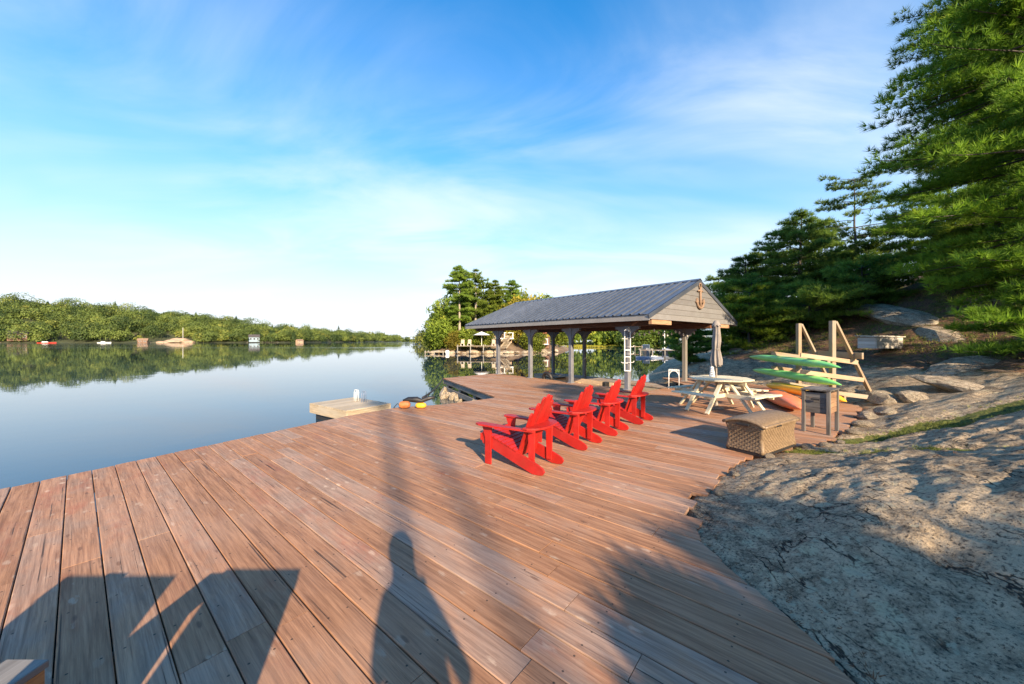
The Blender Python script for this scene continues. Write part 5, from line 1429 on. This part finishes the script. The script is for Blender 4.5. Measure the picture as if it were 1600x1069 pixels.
# (x, y, kind, index, scale, label)
ISL = [(-9.6, 66.0, 'p', 0, 1.00, 'tall ragged pine with bare pale trunk at the front of the wooded point'),
       (-7.2, 69.0, 'p', 1, 1.02, 'tallest full green pine on the wooded point, beside the ragged one'),
       (-3.6, 70.5, 'p', 2, .93, 'dark open-crowned pine just past the tallest pine on the point'),
       (.0, 73.0, 'p', 2, .98, 'slim pine with a high tuft near the middle of the point'),
       (-11.8, 70.0, 'b', 0, 1.05, 'rounded bright green broadleaf tree before the pines on the point'),
       (-9.0, 71.5, 'p', 1, .78, 'full low pine tucked behind the ragged front pine'),
       (-13.0, 71.0, 'b', 1, .95, 'broadleaf tree at the waterward tip of the point'),
       (-14.2, 74.0, 'b', 1, .85, 'small broadleaf tree outermost on the point'),
       (1.2, 70.0, 'b', 0, 1.02, 'golden green broadleaf tree behind the boathouse roof end'),
       (4.2, 72.5, 'b', 0, 1.06, 'yellowing broadleaf tree above the boathouse ridge'),
       (7.6, 78.0, 'p', 1, .78, 'rounded pine rising over the boathouse ridge'),
       (-5.6, 65.5, 'b', 2, .85, 'small bright tree on the bank beside the lakeside deck'),
       (-10.3, 64.4, 'b', 2, .62, 'small yellow-green sapling at the waterline under the pale trunk'),
       (3.9, 66.6, 'b', 2, .80, 'bushy green tree between the first two boathouse posts'),
       (10.5, 84.0, 'b', 1, 1.0, 'green tree at the back of the point near the cove'),
       (-2.0, 77.0, 'b', 0, 1.0, 'dark broadleaf tree behind the lakeside cottage'),
       (-15.2, 79.0, 'b', 0, 1.0, 'tall broadleaf tree behind the outermost small tree of the point'),
       (-12.4, 66.5, 'b', 2, 1.1, 'low spreading tree on the bank above the pale floating dock'),
       (-8.0, 64.6, 'b', 2, .7, 'round bush on the bank between the dock and the raised deck'),
       (-11.0, 76.0, 'p', 1, .72, 'half-hidden pine behind the broadleaf trees of the point'),
       (-6.4, 74.0, 'b', 0, 1.15, 'leafy tree filling the gap under the tallest pine'),
       (2.2, 78.0, 'b', 0, 1.2, 'leafy tree far back on the point, over the roof end'),
       (6.8, 84.0, 'b', 0, 1.25, 'big leafy tree at the rear of the point'),
       (9.4, 90.0, 'p', 2, .9, 'pine at the rear of the point beyond the ridge'),
       (-14.6, 69.0, 'b', 2, .8, 'bush at the water on the outer tip of the point')]
for i, (x, y, k, j, sc, lab) in enumerate(ISL):
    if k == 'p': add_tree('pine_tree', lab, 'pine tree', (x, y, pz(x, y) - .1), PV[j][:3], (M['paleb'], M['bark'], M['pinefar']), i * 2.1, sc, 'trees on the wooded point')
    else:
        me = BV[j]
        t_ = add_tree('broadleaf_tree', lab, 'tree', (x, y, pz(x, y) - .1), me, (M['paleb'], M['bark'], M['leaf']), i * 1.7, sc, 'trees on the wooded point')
        if 'ellow' in lab or 'golden' in lab:
            for c in t_.children:
                if c.name.startswith('crown'): c.material_slots[0].link = 'OBJECT'; c.material_slots[0].material = M['leafgold']
# woods too far to count: crowns of leaf-sized facets in one mass
def wood_mass(name, label, pts, rad, seed, mat='forest', nleaf=150, leaf=.9, pine_share=.12):
    g = np.random.default_rng(seed)
    Vs, Fs, Ts, off = [], [], [], 0
    for (x, y, z) in pts:
        r = rad * float(np.clip(np.exp(g.normal() * .32), .5, 1.7)); tp = g.random() < pine_share
        nl = 1 if tp else 7
        tt = g.uniform(0, 1.0) * .85 - (.3 if tp else 0)
        for l in range(nl):
            m = nleaf // nl
            if tp: ctr, lr = np.array([0, 0, r * .2]), np.array([r * .40, r * .40, r * 1.25])
            else:
                a = g.uniform(0, 6.28); q_ = g.uniform(.15, .68)
                ctr = np.array([math.cos(a) * r * q_, math.sin(a) * r * q_, r * g.uniform(.1, 1.15) * (1.1 - q_ * .7)]); lr = np.array([.5, .5, .42]) * r * g.uniform(.7, 1.15)
            p = g.normal(size=(m, 3)); p /= np.linalg.norm(p, axis=1)[:, None]; p[:, 2] = np.where(p[:, 2] < -.25, -p[:, 2], p[:, 2])
            q = p * lr * (1 + .10 * g.normal(size=(m, 1)))
            if tp: q[:, :2] *= np.clip(1.15 - np.maximum(q[:, 2:3], 0) / (lr[2] * 1.1), .08, 1.2)
            c = q + ctr + np.array([x, y, z])
            X, Y, Z = rot_frames(p + g.normal(size=(m, 3)) * .4, g.uniform(0, 6.28, m)); s = leaf * g.uniform(.6, 1.3, m)[:, None]
            Vs.append(np.stack([c - X * s, c + X * s * .8 - Y * s * .6, c + Y * s], 1).reshape(-1, 3))
            Fs.append(np.arange(m * 3).reshape(-1, 3) + off); off += m * 3
            Ts.append(np.repeat(np.clip(tt + g.uniform(-.08, .08) + .15 * g.random(m), 0, 1), 3))
    me = np_mesh(name, np.vstack(Vs), np.vstack(Fs), np.concatenate(Ts))
    return tag(link(name, me, M[mat]), label, None, kind='stuff')
# left hill: shoreline and ridge given along the shore
HX = np.array([[-620, 300], [-480, 330], [-395, 360], [-330, 400], [-275, 440], [-262, 560], [-285, 760], [-300, 980]], float)
HR = np.array([50, 44, 36, 28, 17, 14, 15, 16.0]) - 8.0
def hill_pt(u, v):
    i = np.minimum(u.astype(int), len(HX) - 2); f = u - i
    b = HX[i] * (1 - f)[:, None] + HX[i + 1] * f[:, None]; h = HR[i] * (1 - f) + HR[i + 1] * f
    nrm = np.array([-.62, .78]); dep = 120.0
    p = b + nrm * (v * dep)[:, None]
    return np.column_stack([p, WATER_Z - .3 + 1.5 * np.minimum(v * 12, 1) + h * np.sin(np.clip(v, 0, 1) * PI / 2) * np.clip(v * 3, 0, 1)])
us, vs2 = np.linspace(0, len(HX) - 1.001, 90), np.linspace(0, 1.6, 26)
U, Vv = np.meshgrid(us, vs2); hp = hill_pt(U.ravel(), Vv.ravel()); hp[:, 2] += 1.2 * fbm(hp[:, 0] * .02, hp[:, 1] * .02, 3) * np.clip(Vv.ravel() * 3, 0, 1)
idx = np.arange(len(hp)).reshape(26, 90)
F = np.stack([idx[:-1, :-1].ravel(), idx[:-1, 1:].ravel(), idx[1:, 1:].ravel(), idx[1:, :-1].ravel()], 1)
me = np_mesh('hill', hp, F); me.shade_smooth(); tag(link('hill', me, M['hillfloor']), 'long low wooded hill across the lake', None, kind='structure')
g = np.random.default_rng(91)
u = np.concatenate([g.uniform(.2, 4.2, 640), g.uniform(4.0, 6.95, 300)]); v = np.concatenate([g.uniform(.03, 1.0, 640)**1.1, g.uniform(.03, .9, 300)])
hp = hill_pt(u, v)
clear_ = ((np.abs(u - 2.55) < .22) & (v < .16))          # bare rock by the water
hp = hp[~clear_]
wood_mass('far_woods', 'mixed green woods covering the hill across the lake', hp, 8.6, 5, nleaf=700, leaf=.65, pine_share=.05)
g2 = np.random.default_rng(92)
pts = [(x, y, 2.0) for x, y in zip(g2.uniform(-420, 160, 330), g2.uniform(1050, 1250, 330))]
wood_mass('far_ridge_woods', 'hazy far wooded ridge at the end of the lake', [(x, y, z - 6) for x, y, z in pts], 11, 6, nleaf=140, leaf=1.8)
pts = []
for i in range(150):
    f = g2.random()**.8; b = np.array([-68, 238]) * (1 - f) + np.array([-24, 132]) * f
    p = b + np.array([4 + 22 * g2.random(), 10 * g2.random()]); pts.append((p[0], p[1], lz_(p[0], p[1])))
wood_mass('spur_woods', 'green woods on the far spur left of the point', pts, 5.6, 7, nleaf=330, leaf=.55)
pts = [(x, y, cz_(x, y) - .4 + 5.5 * (y - 127) / 40) for x, y in zip(g2.uniform(-4, 42, 190), g2.uniform(127, 176, 190))]
wood_mass('cove_woods', 'sunlit woods behind the meadow at the head of the cove', pts, 5.0, 8, mat='leaf', nleaf=380, leaf=.5, pine_share=.2)
pts = []
for x, y in zip(g2.uniform(30, 88, 130), g2.uniform(66, 140, 130)):
    if x > 26 + (y - 57) * 1.0: pts.append((x, y, gz1(x, y) - .5))
for x, y in zip(g2.uniform(36, 88, 150), g2.uniform(114, 150, 150)): pts.append((x, y, cz_(x, y) + 4.0 * (y - 114) / 36))
wood_mass('marina_woods', 'shaded dark woods behind the far boat docks', pts, 4.0, 9, mat='pineblue', nleaf=380, leaf=.42, pine_share=.3)
gp = np.column_stack([g2.uniform(2, 56, 9000), g2.uniform(119, 127, 9000), np.zeros(9000)])
gp[:, 2] = [cz_(a, b) for a, b in gp[:, :2]]
gp = gp[gp[:, 2] > WATER_Z - .1]
V, F, T = scatter(bl, gp, np.array([0, 0, 1.0]) + g2.normal(size=(len(gp), 3)) * .15, g2.uniform(.35, .7, len(gp)), g2, g2.random(len(gp)))
tag(link('reeds', np_mesh('reeds', V, F, T), M['reed']), 'bright yellow reeds along the cove shore', None, kind='stuff')
# boulders along the shore of the point
for i in range(24):
    x = -14 + i * 1.0 + rs.uniform(-.4, .4); y = np.interp(x, [-15, -12.5, -6, 1, 7, 12], [65.5, 62.6, 61.6, 63.1, 68, 78]) + rs.uniform(0, .8)
    r_ = rs.uniform(.35, .85)
    o = bpy.data.objects.new('boulder', stones[i % 6]); COL.objects.link(o)
    o.location = (x, y, WATER_Z + rs.uniform(0, .3)); o.scale = (r_ * 1.3, r_, r_ * .8); o.rotation_euler = (0, 0, i * .9)
    tag(o, 'pale boulder along the waterline of the wooded point', 'boulder', 'boulders along the point')

# ------------------------------------------------------------------ cottages, docks and boats across the water
def cottage(name, label, loc, rz, w, d, h, rise, wall, roof, nwin=3, porch=False):
    c = thing(name, label, 'cottage', loc, rz)
    MB().box((0, 0, h / 2 - .4), (w, d, h + .8)).build('walls', wall, c)
    ov = .5
    for s in (-1, 1):
        vs_ = [(-w / 2 - ov, s * (d / 2 + ov), h - .25), (w / 2 + ov, s * (d / 2 + ov), h - .25), (w / 2 + ov, 0, h + rise), (-w / 2 - ov, 0, h + rise)]
        vs_ += [(x, y, z + .14) for x, y, z in vs_]
        MB().add(vs_, [(0, 1, 2, 3), (7, 6, 5, 4), (0, 4, 5, 1), (1, 5, 6, 2), (2, 6, 7, 3), (3, 7, 4, 0)]).build('roof', roof, c)
    for s in (-1, 1):
        MB().add([(s * (w / 2 - .01), -d / 2, h - .02), (s * (w / 2 - .01), d / 2, h - .02), (s * (w / 2 - .01), 0, h + rise - .03), (s * (w / 2 - .2), -d / 2, h - .02), (s * (w / 2 - .2), d / 2, h - .02), (s * (w / 2 - .2), 0, h + rise - .03)], [(0, 1, 2), (5, 4, 3), (0, 3, 4, 1), (1, 4, 5, 2), (2, 5, 3, 0)]).build('gable_wall', wall, c)
    for k in range(nwin):
        x = -w / 2 + w * (k + .5) / nwin
        o = MB().box((x, -d / 2 - .03, h * .58), (w / nwin * .55, .08, h * .42)).build('window', M['white'], c)
        MB().box((x, -d / 2 - .06, h * .58), (w / nwin * .55 - .16, .08, h * .42 - .16)).build('pane', M['pane'], o)
    if porch:
        MB().box((0, -d / 2 - 1.1, .05), (w, 2.2, .18)).build('porch_floor', M['white'], c)
        for k in range(5): MB().box((-w / 2 + .1 + k * (w - .2) / 4, -d / 2 - 2.1, .6), (.12, .12, 1.1)).build('porch_post', M['white'], c)
        MB().box((0, -d / 2 - 2.1, 1.12), (w, .1, .1)).build('porch_rail', M['white'], c)
    return c
cottage('cottage', 'tan cottage with white porch behind the lakeside deck on the point', (-3.6, 71.0, pz(-3.6, 71.0) + .5), R(8), 6.5, 5, 2.6, 1.4, M['walltan'], M['roofdark'], 3, True)
cottage('cottage', 'brown cottage seen between the boathouse posts on the point', (5.2, 73.5, pz(5.2, 73.5) + .4), R(-10), 5, 4, 2.4, 1.3, M['wallbrown'], M['roofred'], 3, True)
cottage('cottage', 'blue-grey cottage far off between the gable post and umbrella', (34, 62, gz1(34, 62) - .2), R(-28), 9, 6, 3.0, 1.5, M['wallblue'], M['wallblue'], 4, True)
cottage('cottage', 'dark brown two-storey cottage in the trees at the hill foot, farthest along', (-470, 342, 2.2), R(35), 12, 8, 6, 3, M['wallbrown'], M['roofdark'], 4)
cottage('cottage', 'blue-grey cottage at the foot of the far hill past the bare rock', (-303, 421, .9), R(40), 10, 7, 5, 3, M['wallblue'], M['roofdark'], 3)
cottage('cottage', 'pale boathouse cottage at the water under the far hill trees', (-380, 369, .0), R(38), 7, 6, 2.0, 2.0, M['wallbrown'], M['rope'], 2)
cottage('cottage', 'small white boathouse at the far bend of the lake shore', (-268, 452, .0), R(60), 7, 5, 1.8, 1.5, M['walltan'], M['rope'], 2)
# bare rock face by the water on the far hill
fr = thing('rock_outcrop', 'bare tan rock outcrop with a white pole on the far shore', 'rock')
for i, (du, dv, r_) in enumerate(((2.42, .02, 8), (2.52, .05, 11), (2.60, .09, 12), (2.68, .04, 9), (2.56, .13, 9))):
    p = hill_pt(np.array([du]), np.array([dv]))[0]
    m_ = stones[i % 6].copy(); m_.materials.clear()
    o = link('rock_face', m_, M['walltan'], fr); o.location = tuple(p); o.scale = (r_ * .7, r_ * .6, r_ * .38)
p = hill_pt(np.array([2.62]), np.array([.12]))[0]
MB().tube([(p[0], p[1], p[2] + 2), (p[0], p[1], p[2] + 14)], .15, 6).build('pole', M['white'], fr)
def dock(name, label, p0, p1, w, z, mat, posts=3):
    c = thing(name, label, 'dock')
    p0, p1 = Vector((*p0, z)), Vector((*p1, z)); L = (p1 - p0).length; x = (p1 - p0) / L; y = Vector((-x.y, x.x, 0))
    n = max(3, int(w / .3)); bw_ = w / n
    for k in range(n):
        q = y * (-w / 2 + (k + .5) * bw_)
        beam('plank', p0 + q, p1 + q, bw_ - .03, .07, mat, c)
    for k in range(posts):
        for s in (-1, 1):
            q = p0 + x * (L * (k + .08) / max(1, posts - .84)) + y * s * (w / 2 - .1)
            beam('support_post', q + Vector((0, 0, .25)), q + Vector((0, 0, -1.2)), .16, .16, M['joist'], c)
    return c
dock('dock', 'pale floating dock lying off the tip of the wooded point', (-14.8, 61.8), (-11.4, 61.3), 1.6, WATER_Z + .32, M['floatwood'])
dock('lakeside_deck', 'raised sunlit deck over the rocks of the wooded point', (-9.4, 62.4), (-2.4, 62.1), 2.8, WATER_Z + 1.35, M['floatwood'], 4)
for k in range(2):
    st = thing('stair_flight', ('lower wooden stair down to the lakeside deck on the point', 'upper wooden stair beside the tan cottage on the point')[k], 'stairs')
    for j in range(6):
        b0 = Vector((-1.6 + k * .2 + j * .16, 63.4 + k * 2.2 + j * .3, WATER_Z + 1.0 + k * 1.2 + j * .2))
        MB().box(b0, (1.2, .3, .06)).build('tread', M['floatwood'], st)
    for s in (-1, 1):
        a0 = Vector((-1.6 + k * .2 + s * .6, 63.4 + k * 2.2, WATER_Z + .95 + k * 1.2)); MB().bar(a0, a0 + Vector((.8, 1.5, 1.0)), .06, .22).build('stringer', M['floatwood'], st)
ou = thing('open_parasol', 'white open parasol on the lakeside deck of the point', 'parasol', (-5.3, 62.6, WATER_Z + 1.40))
MB().tube([(0, 0, 0), (0, 0, 2.4)], .04, 6).build('pole', M['white'], ou)
MB().lathe([(1.5, 1.85), (.8, 2.15), (.05, 2.45), (.04, 2.40), (.8, 2.1), (1.46, 1.82)], 8).build('canopy', M['white'], ou)
for k, x in enumerate((-8.6, -7.4, -3.2)):
    dc = thing('deck_chair', ('pale lounge chair at the waterward end of the deck on the point', 'pale lounge chair second along the deck on the point', 'pale lounge chair by the stairs of the deck on the point')[k], 'chair', (x, 62.3, WATER_Z + 1.40))
    MB().box((0, 0, .38), (.6, .6, .06)).build('seat', M['floatwood'], dc)
    MB().box((0, .34, .72), (.6, .06, .7), Matrix.Rotation(R(-18), 3, 'X')).build('backrest', M['floatwood'], dc)
    for sx in (-1, 1):
        for sy in (-1, 1): MB().box((sx * .26, sy * .24, .18), (.05, .05, .36)).build('leg', M['white'], dc)
wd = thing('round_float', 'white round float beside the pale dock on the point', 'float', (-11.0, 61.0, WATER_Z))
MB().lathe([(.25, -.1), (.34, .1), (.36, .35), (.3, .58), (.1, .64)], 14).build('body', M['white'], wd, True)
# docks and boats of the marina across the cove
dock('dock', 'long grey dock with boats across the cove beneath the dark trees', (20.6, 58.2), (28.0, 56.4), 1.7, WATER_Z + .75, M['dockgrey'], 5)
dock('dock', 'pale pink dock end reflecting in the cove water', (27.0, 84), (30.2, 83), 2.4, WATER_Z + .9, M['walltan'], 3)
dock('dock', 'grey dock at the yellow reeds glimpsed between two posts', (9.5, 112), (17, 113), 2.4, WATER_Z + .6, M['bluesteel'], 3)
def motorboat(label, loc, rz, L, hull, top, cab=True):
    b = thing('motorboat', label, 'boat', loc, rz)
    V_, F_ = [], []
    for i in range(13):
        u = i / 12; w = L * .19 * (1 - max(0, (u - .4) / .6)**2.3) + .02; sh = .75 + .35 * u * u; x = -L / 2 + L * u
        V_ += [(x, -w, sh), (x, -w * .75, -.15), (x, w * .75, -.15), (x, w, sh)]
    for i in range(12):
        for q in range(4): F_.append((i * 4 + q, i * 4 + (q + 1) % 4, i * 4 + 4 + (q + 1) % 4, i * 4 + 4 + q))
    F_ += [(3, 2, 1, 0), (48, 49, 50, 51)]
    MB().add(V_, F_).build('hull', hull, b)
    if cab:
        MB().prism([(-L * .28, .8), (L * .12, .95), (L * .04, 1.55), (-L * .22, 1.6)], L * .28, Matrix.Rotation(R(90), 4, 'X')).build('cabin_cover', top, b)
        MB().bar((L * .13, 0, .98), (L * .05, 0, 1.55), L * .26, .04, up=(1, 0, 1)).build('windscreen', M['pane'], b)
    MB().box((-L / 2 - .15, 0, .55), (.35, .4, 1.0)).build('outboard_motor', M['blackbase'], b, bevel=.05)
    return b
motorboat('white motorboat with pale cover at the long grey dock', (22.6, 60.4, WATER_Z), R(250), 3.8, M['steel'], M['steel'])
motorboat('white motorboat with navy cover at the shore end of the grey dock', (26.0, 58.6, WATER_Z), R(200), 3.6, M['bluesteel'], M['navy'])
motorboat('small pale runabout afloat off the rocks before the grey dock', (17.6, 46.0, WATER_Z - .25), R(172), 3.3, M['bluesteel'], M['steel'], False).scale = (1, 1, .5)
motorboat('pale runabout drawn against the rocks before the grey dock', (19.6, 47.4, WATER_Z - .2), R(205), 3.2, M['steel'], M['bluesteel'], False).scale = (1, 1, .5)
for k, (x, y, h) in enumerate(((24.6, 57.8, 5.0), (27.6, 58.6, 2.6))):
    fp = thing('flagpole', ('tall white flagpole standing at the grey dock', 'short white pole beside the tall flagpole')[k], 'pole', (x, y, WATER_Z))
    MB().tube([(0, 0, -1), (0, 0, h)], [.09, .06], 7).build('pole', M['white'], fp)
    MB().lathe([(.02, -.1), (.13, 0), (.02, .12)], 8, (0, 0, h)).build('finial', M['white'], fp)
motorboat('red-hulled boat moored under the dark far cottage', (-428, 330, WATER_Z), R(36), 11, M['redhull'], M['boatwhite'])
motorboat('white boat moored off the far wooded shore', (-398, 350, WATER_Z), R(36), 9, M['boatwhite'], M['boatwhite'])
dock('dock', 'red-brown dock on the far shore at the picture edge', (-480, 318), (-462, 326), 5, WATER_Z + .9, M['roofred'], 3)
dock('dock', 'pale dock beside the far pale boathouse cottage', (-372, 358), (-356, 366), 5, WATER_Z + .8, M['floatwood'], 3)
dock('dock', 'pale dock in front of the far blue-grey cottage', (-300, 404), (-276, 424), 5, WATER_Z + .8, M['floatwood'], 3)

# ------------------------------------------------------------------ the photographer, out of frame, whose shadow lies on the planks
def person():
    pr = thing('person', 'person behind the camera whose shadow lies on the planks', 'person', (.58, -.98, .003))
    J = {'pel': ((0, 0, .95), .15), 'sp': ((0, 0, 1.15), .14), 'ch': ((0, 0, 1.36), .155), 'nk': ((0, .01, 1.53), .095), 'hd': ((0, .02, 1.63), .105), 'tp': ((0, .01, 1.77), .075)}
    E = [('pel', 'sp'), ('sp', 'ch'), ('ch', 'nk'), ('nk', 'hd'), ('hd', 'tp')]
    for s, n in ((-1, 'l'), (1, 'r')):
        J.update({n + 'h': ((s * .10, 0, .90), .095), n + 'k': ((s * .11, .02, .50), .065), n + 'a': ((s * .12, -.01, .09), .045), n + 't': ((s * .13, .14, .04), .038),
                  n + 's': ((s * .15, 0, 1.44), .062), n + 'e': ((s * .25, .06, 1.18), .045), n + 'w': ((s * .05, .22, 1.36), .033), n + 'f': ((s * .04, .24, 1.46), .03)})
        E += [('pel', n + 'h'), (n + 'h', n + 'k'), (n + 'k', n + 'a'), (n + 'a', n + 't'), ('ch', n + 's'), (n + 's', n + 'e'), (n + 'e', n + 'w'), (n + 'w', n + 'f')]
    ks = list(J); me = bpy.data.meshes.new('body'); me.from_pydata([J[k][0] for k in ks], [(ks.index(a), ks.index(b)) for a, b in E], [])
    o = link('body', me, M['navy'], pr)
    o.modifiers.new('skin', 'SKIN'); sd = o.modifiers.new('sub', 'SUBSURF'); sd.levels = 2; sd.render_levels = 2
    if not me.skin_vertices: bpy.context.view_layer.objects.active = o
    sv = me.skin_vertices[0].data if me.skin_vertices else None
    if sv:
        for i, k in enumerate(ks): sv[i].radius = (J[k][1],) * 2
        sv[0].use_root = True
    MB().lathe([(.02, 1.80), (.075, 1.785), (.108, 1.73), (.112, 1.66), (.10, 1.62)], 16, (0, .005, 0)).build('hair', M['blackbase'], pr, True)
    pr.scale = (.88, .9, 1.0)
    return pr
person()
print('near pine tris', NTRI)
